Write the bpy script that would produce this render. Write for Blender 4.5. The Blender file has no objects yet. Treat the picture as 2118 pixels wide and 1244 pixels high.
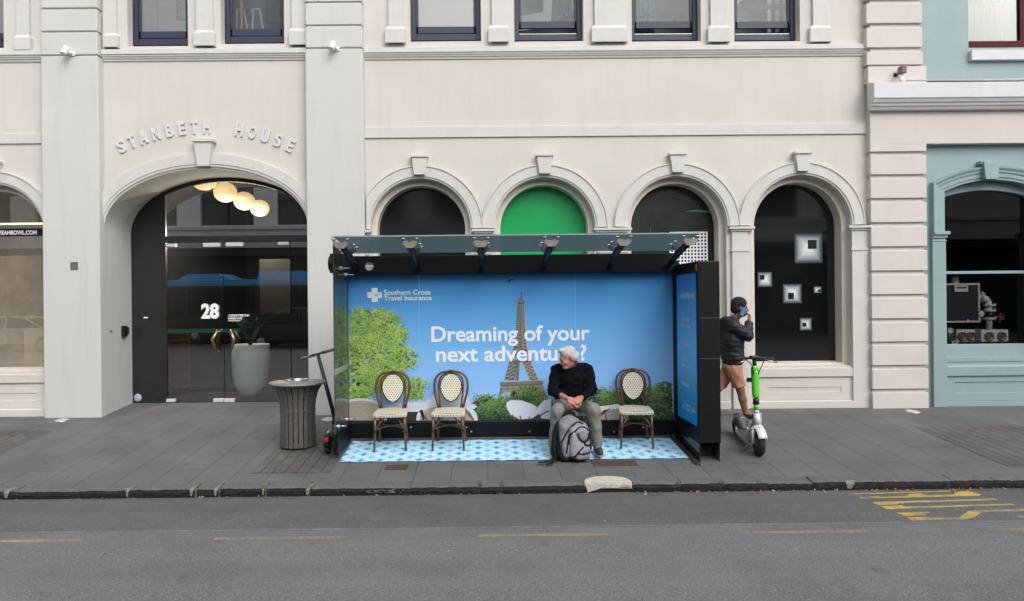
import bpy, bmesh, math, random
import numpy as np
from mathutils import Vector, Matrix, Euler
random.seed(7)
R = math.radians
PI = math.pi
sc = bpy.context.scene
COL = sc.collection

# ------------------------------------------------------------------ camera
FPX, CX, CY = 1430.0, 1012.0, 622.0          # focal length and principal point in photo pixels
CAMY, CAMZ = -10.65, 1.70
cd = bpy.data.cameras.new('camera'); cam = bpy.data.objects.new('camera', cd); COL.objects.link(cam)
cd.sensor_width = 36; cd.lens = FPX/2118*36; cd.clip_end = 1000; cd.clip_start = 0.05
cd.shift_x = (1059-CX)/2118.0
CM = Matrix.Rotation(R(-0.28), 3, 'Z') @ Matrix.Rotation(R(90), 3, 'X') @ Matrix.Rotation(R(-0.57), 3, 'Z')
cam.matrix_world = Matrix.Translation((0, CAMY, CAMZ)) @ CM.to_4x4()
sc.camera = cam

# ------------------------------------------------------------------ sky, sun, exposure
SUN_EL, SUN_AZ = R(44), R(152)                # high sun behind the photographer, veiled by cloud
w = bpy.data.worlds.new('World'); sc.world = w; w.use_nodes = True
nt = w.node_tree; bg = nt.nodes['Background']
sky = nt.nodes.new('ShaderNodeTexSky'); sky.sky_type = 'NISHITA'; sky.sun_disc = False
sky.sun_elevation = SUN_EL; sky.sun_rotation = SUN_AZ; sky.air_density = 1.0; sky.dust_density = 4.0
hs = nt.nodes.new('ShaderNodeHueSaturation'); hs.inputs['Saturation'].default_value = 0.18
nt.links.new(sky.outputs[0], hs.inputs['Color']); nt.links.new(hs.outputs[0], bg.inputs[0])
bg.inputs[1].default_value = 0.15
sl = bpy.data.lights.new('sun', 'SUN'); sl.energy = 0.7; sl.angle = R(75); sl.color = (1.0, 0.965, 0.92)
so = bpy.data.objects.new('sun', sl); COL.objects.link(so)
sd = Vector((math.sin(SUN_AZ)*math.cos(SUN_EL), math.cos(SUN_AZ)*math.cos(SUN_EL), math.sin(SUN_EL)))
so.rotation_euler = sd.to_track_quat('Z', 'Y').to_euler()
sc.view_settings.view_transform = 'Standard'; sc.view_settings.look = 'None'
sc.view_settings.exposure = 0.57; sc.view_settings.gamma = 1
cy = sc.cycles
cy.use_denoising = True; cy.max_bounces = 8; cy.diffuse_bounces = 4; cy.glossy_bounces = 4
cy.transparent_max_bounces = 24; cy.transmission_bounces = 6; cy.caustics_reflective = False; cy.caustics_refractive = False
cy.sample_clamp_indirect = 4.0

# ------------------------------------------------------------------ helpers
def W(px, py, Y):                             # photo pixel -> (X, Z) on the upright plane at depth Y
    d = CM @ Vector(((px-CX)/FPX, -(py-CY)/FPX, -1.0))
    t = (Y-CAMY)/d.y
    return d.x*t, CAMZ+d.z*t
def X(px, py, Y=0.0): return W(px, py, Y)[0]
def Z(px, py, Y=0.0): return W(px, py, Y)[1]
SLOPE = 0.0776
def gz(y): return SLOPE*min(y, 0.9)           # the pavement rises towards the buildings
def G(px, py):                                # photo pixel -> point on the pavement
    d = CM @ Vector(((px-CX)/FPX, -(py-CY)/FPX, -1.0))
    t = (SLOPE*CAMY-CAMZ)/(d.z-SLOPE*d.y)
    return d.x*t, CAMY+d.y*t, CAMZ+d.z*t
RZ0 = -0.352
def rz(y): return RZ0 + 0.012*(-3.35-y)
def GR(px, py):                               # photo pixel -> point on the road
    d = CM @ Vector(((px-CX)/FPX, -(py-CY)/FPX, -1.0))
    a = RZ0-0.012*3.35
    t = (a-0.012*CAMY-CAMZ)/(d.z+0.012*d.y)
    return d.x*t, CAMY+d.y*t, CAMZ+d.z*t

MATS = {}
def M(name, col, rough=0.6, metal=0.0, var=0.0, vs=3.0, bump=0.0, bs=150.0, spec=0.5, streak=0.0, speck=0.0, ss=400.0, coat=0.0, warm=None):
    if name in MATS: return MATS[name]
    m = bpy.data.materials.new(name); m.use_nodes = True; MATS[name] = m
    t = m.node_tree; N = t.nodes; L = t.links; p = N['Principled BSDF']
    col = tuple(col)+(1,)
    p.inputs['Base Color'].default_value = col; p.inputs['Roughness'].default_value = rough
    p.inputs['Metallic'].default_value = metal; p.inputs['Specular IOR Level'].default_value = spec
    if coat: p.inputs['Coat Weight'].default_value = coat; p.inputs['Coat Roughness'].default_value = 0.08
    tc = N.new('ShaderNodeTexCoord'); cur = None
    def layer(sock, lo, hi, fac_lo, fac_hi, c):
        nonlocal cur
        rp = N.new('ShaderNodeMapRange'); rp.inputs[1].default_value = lo; rp.inputs[2].default_value = hi
        rp.inputs[3].default_value = fac_lo; rp.inputs[4].default_value = fac_hi
        L.new(sock, rp.inputs[0])
        mx = N.new('ShaderNodeMix'); mx.data_type = 'RGBA'
        L.new(rp.outputs[0], mx.inputs[0])
        if cur is None: mx.inputs[6].default_value = col
        else: L.new(cur, mx.inputs[6])
        mx.inputs[7].default_value = c
        cur = mx.outputs[2]
    def noise(scale, detail=5, mapping=None):
        n = N.new('ShaderNodeTexNoise'); n.inputs['Scale'].default_value = scale; n.inputs['Detail'].default_value = detail
        if mapping:
            mp = N.new('ShaderNodeMapping'); mp.inputs['Scale'].default_value = mapping
            L.new(tc.outputs['Object'], mp.inputs[0]); L.new(mp.outputs[0], n.inputs['Vector'])
        else: L.new(tc.outputs['Object'], n.inputs['Vector'])
        return n.outputs['Fac']
    if var:
        dk = tuple(c*(1-var) for c in col[:3])+(1,); lt = tuple(min(1, c*(1+var*.6)) for c in col[:3])+(1,)
        layer(noise(vs), 0.35, 0.7, 1, 0, dk); layer(noise(vs*2.7, 6), 0.45, 0.75, 0, 1, lt)
    if warm: layer(noise(vs*.6, 3), 0.4, 0.7, 0, 1, tuple(warm)+(1,))
    if streak: layer(noise(2.2, 6, (3.5, 3.5, 0.35)), 0.5, 0.85, 0, streak, tuple(c*.55 for c in col[:3])+(1,))
    if speck:
        layer(noise(ss, 2), 0.52, 0.72, 0, speck, tuple(min(1, c*2.4+.03) for c in col[:3])+(1,))
        layer(noise(ss*.7, 2), 0.28, 0.46, speck, 0, tuple(c*.4 for c in col[:3])+(1,))
    if cur is not None: L.new(cur, p.inputs['Base Color'])
    if bump:
        b = N.new('ShaderNodeBump'); b.inputs['Strength'].default_value = bump; b.inputs['Distance'].default_value = 0.01
        L.new(noise(bs, 6), b.inputs['Height']); L.new(b.outputs[0], p.inputs['Normal'])
    return m
def emit(name, col, s):
    if name in MATS: return MATS[name]
    m = M(name, col); p = m.node_tree.nodes['Principled BSDF']
    p.inputs['Emission Color'].default_value = tuple(col)+(1,); p.inputs['Emission Strength'].default_value = s
    return m
def glass(name, tint=(1, 1, 1), refl=0.12, rough=0.0, haze=0.0, hazecol=(.4, .45, .5)):
    if name in MATS: return MATS[name]
    m = bpy.data.materials.new(name); m.use_nodes = True; MATS[name] = m
    t = m.node_tree; N = t.nodes; L = t.links; N.remove(N['Principled BSDF']); out = N['Material Output']
    tr = N.new('ShaderNodeBsdfTransparent'); tr.inputs[0].default_value = tuple(tint)+(1,)
    gl = N.new('ShaderNodeBsdfGlossy'); gl.inputs['Roughness'].default_value = rough
    base = tr.outputs[0]
    if haze:
        df = N.new('ShaderNodeBsdfDiffuse'); df.inputs[0].default_value = tuple(hazecol)+(1,)
        mh = N.new('ShaderNodeMixShader'); mh.inputs[0].default_value = haze
        L.new(base, mh.inputs[1]); L.new(df.outputs[0], mh.inputs[2]); base = mh.outputs[0]
    fr = N.new('ShaderNodeFresnel'); fr.inputs[0].default_value = 1.5
    mr = N.new('ShaderNodeMapRange'); mr.inputs[1].default_value = 0.04; mr.inputs[2].default_value = 1
    mr.inputs[3].default_value = refl; mr.inputs[4].default_value = 1
    L.new(fr.outputs[0], mr.inputs[0])
    mx = N.new('ShaderNodeMixShader'); L.new(mr.outputs[0], mx.inputs[0]); L.new(base, mx.inputs[1]); L.new(gl.outputs[0], mx.inputs[2])
    L.new(mx.outputs[0], out.inputs[0])
    return m

class MB:
    def __init__(s): s.v = []; s.f = []; s.mi = []; s.cur = 0; s.sm = []; s.smooth = False
    def add(s, vs, fs):
        o = len(s.v); s.v += [tuple(v) for v in vs]
        for f in fs: s.f.append([i+o for i in f]); s.mi.append(s.cur); s.sm.append(s.smooth)
        return s
    def box(s, x0, x1, y0, y1, z0, z1):
        if x0 > x1: x0, x1 = x1, x0
        if y0 > y1: y0, y1 = y1, y0
        if z0 > z1: z0, z1 = z1, z0
        return s.add([(x0,y0,z0),(x1,y0,z0),(x1,y1,z0),(x0,y1,z0),(x0,y0,z1),(x1,y0,z1),(x1,y1,z1),(x0,y1,z1)],
              [(0,3,2,1),(4,5,6,7),(0,1,5,4),(1,2,6,5),(2,3,7,6),(3,0,4,7)])
    def obox(s, c, size, m3):                 # rotated box
        c = Vector(c); h = Vector(size)/2
        vs = [c + m3 @ Vector((a*h.x, b*h.y, d*h.z)) for d in (-1,1) for a,b in ((-1,-1),(1,-1),(1,1),(-1,1))]
        return s.add(vs, [(0,3,2,1),(4,5,6,7),(0,1,5,4),(1,2,6,5),(2,3,7,6),(3,0,4,7)])
    def polytube(s, pts, rad, n=10, closed=False, flat=None):
        pts = [Vector(p) for p in pts]; k = len(pts)
        rad = [rad]*k if not isinstance(rad, (list, tuple)) else rad
        sm = s.smooth; s.smooth = True
        vs = []; up = None
        for i in range(k):
            if closed: d = pts[(i+1)%k]-pts[i-1]
            else: d = pts[min(i+1, k-1)]-pts[max(i-1, 0)]
            d.normalize()
            if up is None:
                up = Vector((0,0,1)) if abs(d.z) < .9 else Vector((0,1,0))
            a = d.cross(up)
            if a.length < 1e-5: a = d.cross(Vector((1,0,0)))
            a.normalize(); b = a.cross(d).normalized(); up = b
            for j in range(n):
                t = 2*PI*j/n; ca, sa = math.cos(t), math.sin(t)
                if flat: ca *= flat[0]; sa *= flat[1]
                vs.append(pts[i]+(a*ca+b*sa)*rad[i])
        fs = []
        for i in range(k if closed else k-1):
            for j in range(n):
                a0 = i*n+j; a1 = i*n+(j+1)%n; b0 = ((i+1)%k)*n+j; b1 = ((i+1)%k)*n+(j+1)%n
                fs.append((a0, a1, b1, b0))
        s.add(vs, fs)
        if not closed:
            s.smooth = False
            s.add([vs[j] for j in range(n)], [tuple(reversed(range(n)))]); s.add([vs[(k-1)*n+j] for j in range(n)], [tuple(range(n))])
        s.smooth = sm
        return s
    def tube(s, p0, p1, r0, r1=None, n=12): return s.polytube([p0, p1], [r0, r0 if r1 is None else r1], n)
    def lathe(s, prof, c, n=32, m3=None, smooth=True):   # prof: (r, h) along local z
        c = Vector(c); vs = []; sm = s.smooth; s.smooth = smooth
        for r, h in prof:
            for j in range(n):
                t = 2*PI*j/n; p = Vector((r*math.cos(t), r*math.sin(t), h))
                if m3: p = m3 @ p
                vs.append(c+p)
        fs = [(i*n+j, i*n+(j+1)%n, (i+1)*n+(j+1)%n, (i+1)*n+j) for i in range(len(prof)-1) for j in range(n)]
        s.add(vs, fs); s.smooth = sm
        return s
    def ell(s, c, r, n=20, k=12, m3=None):
        prof = [(max(1e-4, math.sin(PI*i/k)), -math.cos(PI*i/k)) for i in range(k+1)]
        c = Vector(c); vs = []; sm = s.smooth; s.smooth = True
        for a, h in prof:
            for j in range(n):
                t = 2*PI*j/n; p = Vector((r[0]*a*math.cos(t), r[1]*a*math.sin(t), r[2]*h))
                if m3: p = m3 @ p
                vs.append(c+p)
        s.add(vs, [(i*n+j, i*n+(j+1)%n, (i+1)*n+(j+1)%n, (i+1)*n+j) for i in range(k) for j in range(n)]); s.smooth = sm
        return s
    def prism(s, outer, holes=(), ya=0.0, yb=0.1):    # polygon in XZ with holes, thick along Y
        vs, fs = fill2d(outer, holes)
        n = len(vs)
        s.add([(x, ya, z) for x, z in vs], fs)
        s.add([(x, yb, z) for x, z in vs], [tuple(reversed(f)) for f in fs])
        for loop in [outer]+list(holes):
            k = len(loop)
            s.add([(x, ya, z) for x, z in loop]+[(x, yb, z) for x, z in loop], [(i, (i+1)%k, k+(i+1)%k, k+i) for i in range(k)])
        return s
    def sheet(s, outer, holes=(), y=0.0):
        vs, fs = fill2d(outer, holes); return s.add([(x, y, z) for x, z in vs], fs)
    def extr_x(s, prof, x0, x1):               # closed profile of (y, z) swept along X
        k = len(prof)
        s.add([(x0, y, z) for y, z in prof]+[(x1, y, z) for y, z in prof],
              [(i, (i+1)%k, k+(i+1)%k, k+i) for i in range(k)]+[tuple(reversed(range(k))), tuple(range(k, 2*k))])
        return s
    def sweep(s, path, prof, closed=False):    # path (x,z); profile of (outward offset, y), closed section
        P = [Vector((a, b)) for a, b in path]; k = len(P); q = len(prof); vs = []
        for i in range(k):
            def nrm(a, b):
                d = (b-a).normalized(); return Vector((-d.y, d.x))
            if i == 0: n = nrm(P[0], P[1])
            elif i == k-1: n = nrm(P[-2], P[-1])
            else:
                n1 = nrm(P[i-1], P[i]); n2 = nrm(P[i], P[i+1]); n = (n1+n2); n = n/max(.2, n.length_squared)*2
            for o, y in prof: vs.append((P[i].x+n.x*o, y, P[i].y+n.y*o))
        fs = [(i*q+j, i*q+(j+1)%q, (i+1)*q+(j+1)%q, (i+1)*q+j) for i in range(k-1) for j in range(q)]
        fs += [tuple(reversed(range(q))), tuple(range((k-1)*q, k*q))]
        return s.add(vs, fs)
    def xf(s, m4):
        s.v = [tuple(m4 @ Vector(v)) for v in s.v]; return s
    def build(s, name, mats, parent=None, bevel=0.0, label=None, seg=2, recalc=True):
        me = bpy.data.meshes.new(name); me.from_pydata(s.v, [], s.f)
        if not isinstance(mats, (list, tuple)): mats = [mats]
        for m in mats: me.materials.append(m)
        me.polygons.foreach_set('material_index', s.mi); me.polygons.foreach_set('use_smooth', s.sm)
        if recalc:
            bm = bmesh.new(); bm.from_mesh(me); bmesh.ops.remove_doubles(bm, verts=bm.verts, dist=1e-5)
            bmesh.ops.recalc_face_normals(bm, faces=bm.faces); bm.to_mesh(me); bm.free()
        me.update()
        o = bpy.data.objects.new(name, me); COL.objects.link(o)
        if parent is not None: o.parent = parent
        if bevel:
            b = o.modifiers.new('bevel', 'BEVEL'); b.width = bevel; b.segments = seg; b.limit_method = 'ANGLE'; b.angle_limit = R(40)
        if label: o['label'] = label
        return o

def fill2d(outer, holes=()):
    cu = bpy.data.curves.new('fill', 'CURVE'); cu.dimensions = '2D'; cu.fill_mode = 'BOTH'
    for loop in [outer]+list(holes):
        sp = cu.splines.new('POLY'); sp.points.add(len(loop)-1); sp.use_cyclic_u = True
        for p, (a, b) in zip(sp.points, loop): p.co = (a, b, 0, 1)
    ob = bpy.data.objects.new('fill', cu); me = ob.to_mesh()
    vs = [(v.co.x, v.co.y) for v in me.vertices]; fs = [tuple(p.vertices) for p in me.polygons]
    ob.to_mesh_clear(); bpy.data.objects.remove(ob); bpy.data.curves.remove(cu)
    return vs, fs

def textmesh(txt, bold=0.0, space=1.0, ext=0.0):
    cu = bpy.data.curves.new('text', 'FONT'); cu.body = txt; cu.size = 1; cu.offset = bold; cu.space_character = space; cu.extrude = ext
    cu.resolution_u = 4
    ob = bpy.data.objects.new('text', cu); COL.objects.link(ob)
    dg = bpy.context.evaluated_depsgraph_get(); me = bpy.data.meshes.new_from_object(ob.evaluated_get(dg))
    vs = [tuple(v.co) for v in me.vertices]; fs = [tuple(p.vertices) for p in me.polygons]
    bpy.data.objects.remove(ob); bpy.data.curves.remove(cu); bpy.data.meshes.remove(me)
    return vs, fs
def text_fit(mb, txt, x0, x1, z0, z1, y, bold=0.01, space=1.0, ext=0.0):
    vs, fs = textmesh(txt, bold, space, 0.5 if ext else 0)
    ax = min(v[0] for v in vs); bx = max(v[0] for v in vs); ay = min(v[1] for v in vs); by = max(v[1] for v in vs)
    return mb.add([(x0+(v[0]-ax)/(bx-ax)*(x1-x0), y+v[2]*ext*-1, z0+(v[1]-ay)/(by-ay)*(z1-z0)) for v in vs], fs)

def tag(o, label=None, cat=None, group=None, kind=None):
    if label: o['label'] = label
    if cat: o['category'] = cat
    if group: o['group'] = group
    if kind: o['kind'] = kind
    return o
def thing(name, label, cat, loc=(0,0,0), rot=(0,0,0), group=None):
    o = bpy.data.objects.new(name, None); COL.objects.link(o); o.empty_display_size = .1
    o.location = loc; o.rotation_euler = rot
    return tag(o, label, cat, group)
def kids(o): return [c for c in bpy.data.objects if c.parent == o]
def dup(root, loc, rot, label, group=None):
    r = root.copy(); COL.objects.link(r); r.location = loc; r.rotation_euler = rot; r['label'] = label
    if group: r['group'] = group
    for ch in kids(root):
        c = ch.copy(); COL.objects.link(c); c.parent = r
        for g in kids(ch):
            d = g.copy(); COL.objects.link(d); d.parent = c
    return r

# signed-distance modelling for bodies, clothes and soft goods
class SDF:
    def __init__(s): s.p = []
    def cap(s, a, b, r0, r1=None, k=.02, sub=False): s.p.append(('c', np.array(a, float), np.array(b, float), r0, r0 if r1 is None else r1, k, sub)); return s
    def ell(s, c, r, m=None, k=.02, sub=False): s.p.append(('e', np.array(c, float), np.array(r, float), None if m is None else np.array(m), 0, k, sub)); return s
    def rbox(s, c, h, rd, m=None, k=.02, sub=False): s.p.append(('b', np.array(c, float), np.array(h, float), None if m is None else np.array(m), rd, k, sub)); return s
    def mesh(s, h=.01, warp=None, cuts=()):
        lo = np.full(3, 1e9); hi = -lo
        for p in s.p:
            if p[6]: continue
            if p[0] == 'c':
                r = max(p[3], p[4]); lo = np.minimum(lo, np.minimum(p[1], p[2])-r); hi = np.maximum(hi, np.maximum(p[1], p[2])+r)
            else:
                r = np.max(p[2]) if p[0] == 'e' else np.linalg.norm(p[2])+p[4]
                lo = np.minimum(lo, p[1]-r); hi = np.maximum(hi, p[1]+r)
        lo -= 4*h; hi += 4*h
        ax = [np.arange(lo[i], hi[i], h) for i in range(3)]
        V = np.full([len(a) for a in ax], 1.0)
        for p in s.p:
            if p[0] == 'c':
                r = max(p[3], p[4]); a = np.minimum(p[1], p[2])-r; b = np.maximum(p[1], p[2])+r
            else:
                r = np.max(p[2]) if p[0] == 'e' else np.linalg.norm(p[2])+p[4]
                a = p[1]-r; b = p[1]+r
            pad = max(.05, 2.5*p[5])
            sl_ = []
            for i in range(3):
                i0 = int(np.searchsorted(ax[i], a[i]-pad)); i1 = int(np.searchsorted(ax[i], b[i]+pad)); sl_.append(slice(i0, i1))
            g = np.stack(np.meshgrid(*[ax[i][sl_[i]] for i in range(3)], indexing='ij'), -1)
            if g.size == 0: continue
            if p[0] == 'c':
                ba = p[2]-p[1]; t = np.clip(((g-p[1])@ba)/max(1e-9, ba@ba), 0, 1)
                d = np.linalg.norm(g-p[1]-t[..., None]*ba, axis=-1)-(p[3]+(p[4]-p[3])*t)
            else:
                q = g-p[1]
                if p[3] is not None: q = q@p[3]
                if p[0] == 'e':
                    k0 = np.linalg.norm(q/p[2], axis=-1); k1 = np.linalg.norm(q/p[2]**2, axis=-1); d = k0*(k0-1)/np.maximum(k1, 1e-6)
                else:
                    q = np.abs(q)-p[2]; d = np.linalg.norm(np.maximum(q, 0), axis=-1)+np.minimum(q.max(-1), 0)-p[4]
            B = V[tuple(sl_)]; k = p[5]
            if p[6]:
                hh = np.clip(.5-.5*(B+d)/k, 0, 1); V[tuple(sl_)] = B*(1-hh)-d*hh+k*hh*(1-hh)
            else:
                hh = np.clip(.5+.5*(B-d)/k, 0, 1); V[tuple(sl_)] = B*(1-hh)+d*hh-k*hh*(1-hh)
        if warp is not None or cuts:
            g = np.meshgrid(*ax, indexing='ij')
            if warp is not None: V = V+warp(*g)
            for n, d in cuts: V = np.maximum(V, g[0]*n[0]+g[1]*n[1]+g[2]*n[2]-d)
        S = V < 0; nx, ny, nz = V.shape
        def cn(A, o): return A[o[0]:nx-1+o[0], o[1]:ny-1+o[1], o[2]:nz-1+o[2]]
        offs = [(i, j, k) for i in (0,1) for j in (0,1) for k in (0,1)]
        cnt = sum(cn(S, o).astype(np.int8) for o in offs); act = (cnt > 0) & (cnt < 8)
        idx = np.argwhere(act); I = tuple(idx.T)
        acc = np.zeros((len(idx), 3)); num = np.zeros(len(idx))
        for a in offs:
            for d in range(3):
                if a[d]: continue
                b = list(a); b[d] = 1
                va = cn(V, a)[I]; vb = cn(V, b)[I]; c = (va < 0) != (vb < 0)
                t = np.where(c, va/np.where(c, va-vb, 1), 0)
                pos = np.array(a, float)[None, :].repeat(len(idx), 0); pos[:, d] += t
                acc[c] += pos[c]; num[c] += 1
        P = lo+(idx+acc/num[:, None])*h
        mp = np.full(act.shape, -1); mp[I] = np.arange(len(idx))
        F = []
        for d in range(3):
            u, v = (d+1)%3, (d+2)%3
            sa = [slice(None)]*3; sb = [slice(None)]*3; sa[d] = slice(0, -1); sb[d] = slice(1, None)
            e = np.argwhere(S[tuple(sa)] != S[tuple(sb)])
            ok = (e[:, u] > 0) & (e[:, v] > 0) & (e[:, u] < V.shape[u]-1) & (e[:, v] < V.shape[v]-1); e = e[ok]
            if len(e) == 0: continue
            c = []
            for du, dv in ((-1,-1),(0,-1),(0,0),(-1,0)):
                q = e.copy(); q[:, u] += du; q[:, v] += dv; c.append(mp[tuple(q.T)])
            c = np.stack(c, 1); fl = S[tuple(sa)][tuple(e.T)]
            c[~fl] = c[~fl][:, ::-1]
            F.append(c)
        F = np.concatenate(F); F = F[(F >= 0).all(1)]
        return P, F
    def build(s, name, mat, parent=None, h=.01, warp=None, cuts=(), smooth=1, label=None):
        P, F = s.mesh(h, warp, cuts)
        me = bpy.data.meshes.new(name); me.from_pydata(P.tolist(), [], F.tolist()); me.materials.append(mat)
        me.polygons.foreach_set('use_smooth', [True]*len(me.polygons))
        o = bpy.data.objects.new(name, me); COL.objects.link(o)
        if parent is not None: o.parent = parent
        if smooth:
            sm = o.modifiers.new('smooth', 'SMOOTH'); sm.factor = .5; sm.iterations = smooth
        if label: o['label'] = label
        return o
def Rm(rx=0, ry=0, rzz=0): return Euler((R(rx), R(ry), R(rzz))).to_matrix()
# ------------------------------------------------------------------ materials
stucco = M('stucco_cream', (.605, .575, .530), .85, var=.06, vs=.5, bump=.25, bs=90, streak=.17)
stucco_w = M('stucco_white', (.575, .570, .548), .8, var=.05, vs=.6, bump=.2, bs=90, streak=.20, warm=(.57, .56, .53))
trim_w = M('trim_white', (.590, .580, .552), .7, var=.05, vs=2, bump=.1, bs=60, streak=.12)
stucco_p = M('stucco_pink_cream', (.615, .568, .527), .85, var=.05, vs=.7, bump=.2, bs=90, streak=.10)
teal = M('teal_paint', (.26, .355, .37), .5, var=.06, vs=1.2, bump=.05, bs=40, streak=.08)
lav = M('white_paint', (.62, .62, .635), .6, var=.05, vs=2, streak=.15)
navy = M('navy_frame', (.019, .027, .055), .45, var=.1)
maroon = M('maroon_frame', (.075, .010, .014), .65, var=.1, spec=.2)
blackm = M('black_metal', (.009, .0095, .011), .4, var=.2, vs=6)
blackp = M('black_panel', (.004, .0045, .0055), .5, var=.25, vs=2, spec=.22)
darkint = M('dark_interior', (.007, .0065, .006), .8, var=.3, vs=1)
darkwood = M('dark_wood', (.06, .035, .02), .5, var=.3, vs=3)
steel = M('brushed_steel', (.52, .52, .52), .32, metal=1, var=.15, vs=20)
steeld = M('dull_steel', (.30, .29, .28), .45, metal=.8, var=.2, vs=20)
white_ink = M('white_ink', (.72, .74, .77), .6)
doorglass = glass('door_glass', (.94, .96, .95), .28)
fanglass = glass('fanlight_glass', (.94, .96, .95), .38)
shopglass = glass('shop_glass', (.93, .94, .93), .09)
shopglass2 = glass('shop_glass_left', (.95, .96, .95), .25)
upglass2 = glass('upper_glass_dim', (.80, .84, .86), .07)
upglass = glass('upper_glass', (.80, .82, .82), .22)
blackglass = M('black_glass', (.006, .007, .008), .05, spec=.9, var=.4, vs=1)
blackglass2 = M('black_film', (.010, .0105, .012), .09, spec=.8, var=.5, vs=.8)

# ------------------------------------------------------------------ ground
def asphalt(name, c, rough=.85):
    m = M(name, (c*.99, c, c*1.03), rough, var=.17, vs=.7, bump=.5, bs=240, speck=.55, ss=95, streak=0)
    t = m.node_tree; N = t.nodes; L = t.links; p = N['Principled BSDF']; src = p.inputs['Base Color'].links[0].from_socket
    tc = N.new('ShaderNodeTexCoord')
    for sc_, mp_, lo, hi, col_, am in ((1.0, (.12, 2.2, 1), .45, .7, .86, .8), (3.0, (1, 1, 1), .66, .74, .62, .7), (38, (1, 1, 1), .66, .70, .45, .8)):
        mp = N.new('ShaderNodeMapping'); mp.inputs['Scale'].default_value = mp_; L.new(tc.outputs['Object'], mp.inputs[0])
        n = N.new('ShaderNodeTexNoise'); n.inputs['Scale'].default_value = sc_; n.inputs['Detail'].default_value = 4; L.new(mp.outputs[0], n.inputs['Vector'])
        mr = N.new('ShaderNodeMapRange'); mr.inputs[1].default_value = lo; mr.inputs[2].default_value = hi; mr.inputs[3].default_value = 0; mr.inputs[4].default_value = am; L.new(n.outputs[0], mr.inputs[0])
        mx = N.new('ShaderNodeMix'); mx.data_type = 'RGBA'; mx.blend_type = 'MULTIPLY'; L.new(mr.outputs[0], mx.inputs[0]); L.new(src, mx.inputs[6]); mx.inputs[7].default_value = (col_, col_, col_, 1); src = mx.outputs[2]
    vo = N.new('ShaderNodeTexVoronoi'); vo.inputs['Scale'].default_value = 9; L.new(tc.outputs['Object'], vo.inputs['Vector'])
    mr = N.new('ShaderNodeMapRange'); mr.inputs[1].default_value = .045; mr.inputs[2].default_value = .07; mr.inputs[3].default_value = .55; mr.inputs[4].default_value = 0; L.new(vo.outputs['Distance'], mr.inputs[0])
    mx = N.new('ShaderNodeMix'); mx.data_type = 'RGBA'; L.new(mr.outputs[0], mx.inputs[0]); L.new(src, mx.inputs[6]); mx.inputs[7].default_value = (.34, .33, .32, 1)
    L.new(mx.outputs[2], p.inputs['Base Color'])
    return m
asp = asphalt('asphalt', .140); asp2 = asphalt('asphalt_bay', .098)
x0, x1 = -70, 70
def road_sheet(name, m, ya, yb, dz=0, kind='structure', xa=x0, xb=x1):
    mb = MB(); mb.add([(xa, ya, rz(ya)+dz), (xb, ya, rz(ya)+dz), (xb, yb, rz(yb)+dz), (xa, yb, rz(yb)+dz)], [(0,1,2,3)])
    return tag(mb.build(name, m), kind=kind)
ground = MB(); ground.add([(-400,-400,-1.2),(400,-400,-1.2),(400,400,-1.2),(-400,400,-1.2)], [(0,1,2,3)])
tag(ground.build('ground', asphalt('ground_far', .11)), kind='structure')
road_sheet('road', asp, -22, -3.2)
yb_line = GR(1059, 1093)[1]
road_sheet('bus_bay', asp2, yb_line, -3.25, .001)
# worn paint
def paint(name, col, wear, sc_=14):
    m = M(name, col, .8); t = m.node_tree; N = t.nodes; L = t.links; p = N['Principled BSDF']
    tc = N.new('ShaderNodeTexCoord'); n = N.new('ShaderNodeTexNoise'); n.inputs['Scale'].default_value = sc_; n.inputs['Detail'].default_value = 8
    n2 = N.new('ShaderNodeTexNoise'); n2.inputs['Scale'].default_value = 2.2; n2.inputs['Detail'].default_value = 3
    L.new(tc.outputs['Object'], n.inputs['Vector']); L.new(tc.outputs['Object'], n2.inputs['Vector'])
    ad = N.new('ShaderNodeMath'); ad.operation = 'ADD'; L.new(n.outputs[0], ad.inputs[0]); L.new(n2.outputs[0], ad.inputs[1])
    mr = N.new('ShaderNodeMapRange'); mr.inputs[1].default_value = wear*2-.22; mr.inputs[2].default_value = wear*2+.22; L.new(ad.outputs[0], mr.inputs[0])
    mx = N.new('ShaderNodeMix'); mx.data_type = 'RGBA'; mx.inputs[6].default_value = (.135,.134,.134,1); mx.inputs[7].default_value = tuple(col)+(1,)
    L.new(mr.outputs[0], mx.inputs[0]); L.new(mx.outputs[2], p.inputs['Base Color'])
    return m
yel = paint('yellow_road_paint', (.48, .34, .055), .46); yel2 = paint('faded_yellow_paint', (.34, .26, .085), .52, 30); blu = paint('faded_blue_paint', (.17, .225, .285), .56, 22)
ymk = GR(1122, 1107)[1]
xa = GR(988, 1107)[0]; per = GR(1529, 1101)[0]-xa; ln = GR(1258, 1105)[0]-xa
for k in range(-4, 6):
    mb = MB(); a = xa+k*per; yy = ymk
    mb.add([(a, yy-.028, rz(yy)+.0012), (a+ln, yy-.028, rz(yy)+.0012), (a+ln, yy+.028, rz(yy)+.0012), (a, yy+.028, rz(yy)+.0012)], [(0,1,2,3)])
    tag(mb.build('yellow_dash', yel2), kind='structure')
mb = MB(); yy = yb_line+.02
mb.add([(-40, yy-.012, rz(yy)+.0022), (40, yy-.012, rz(yy)+.0022), (40, yy+.025, rz(yy)+.0022), (-40, yy+.025, rz(yy)+.0022)], [(0,1,2,3)])
tag(mb.build('blue_line', blu), kind='structure')
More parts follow.
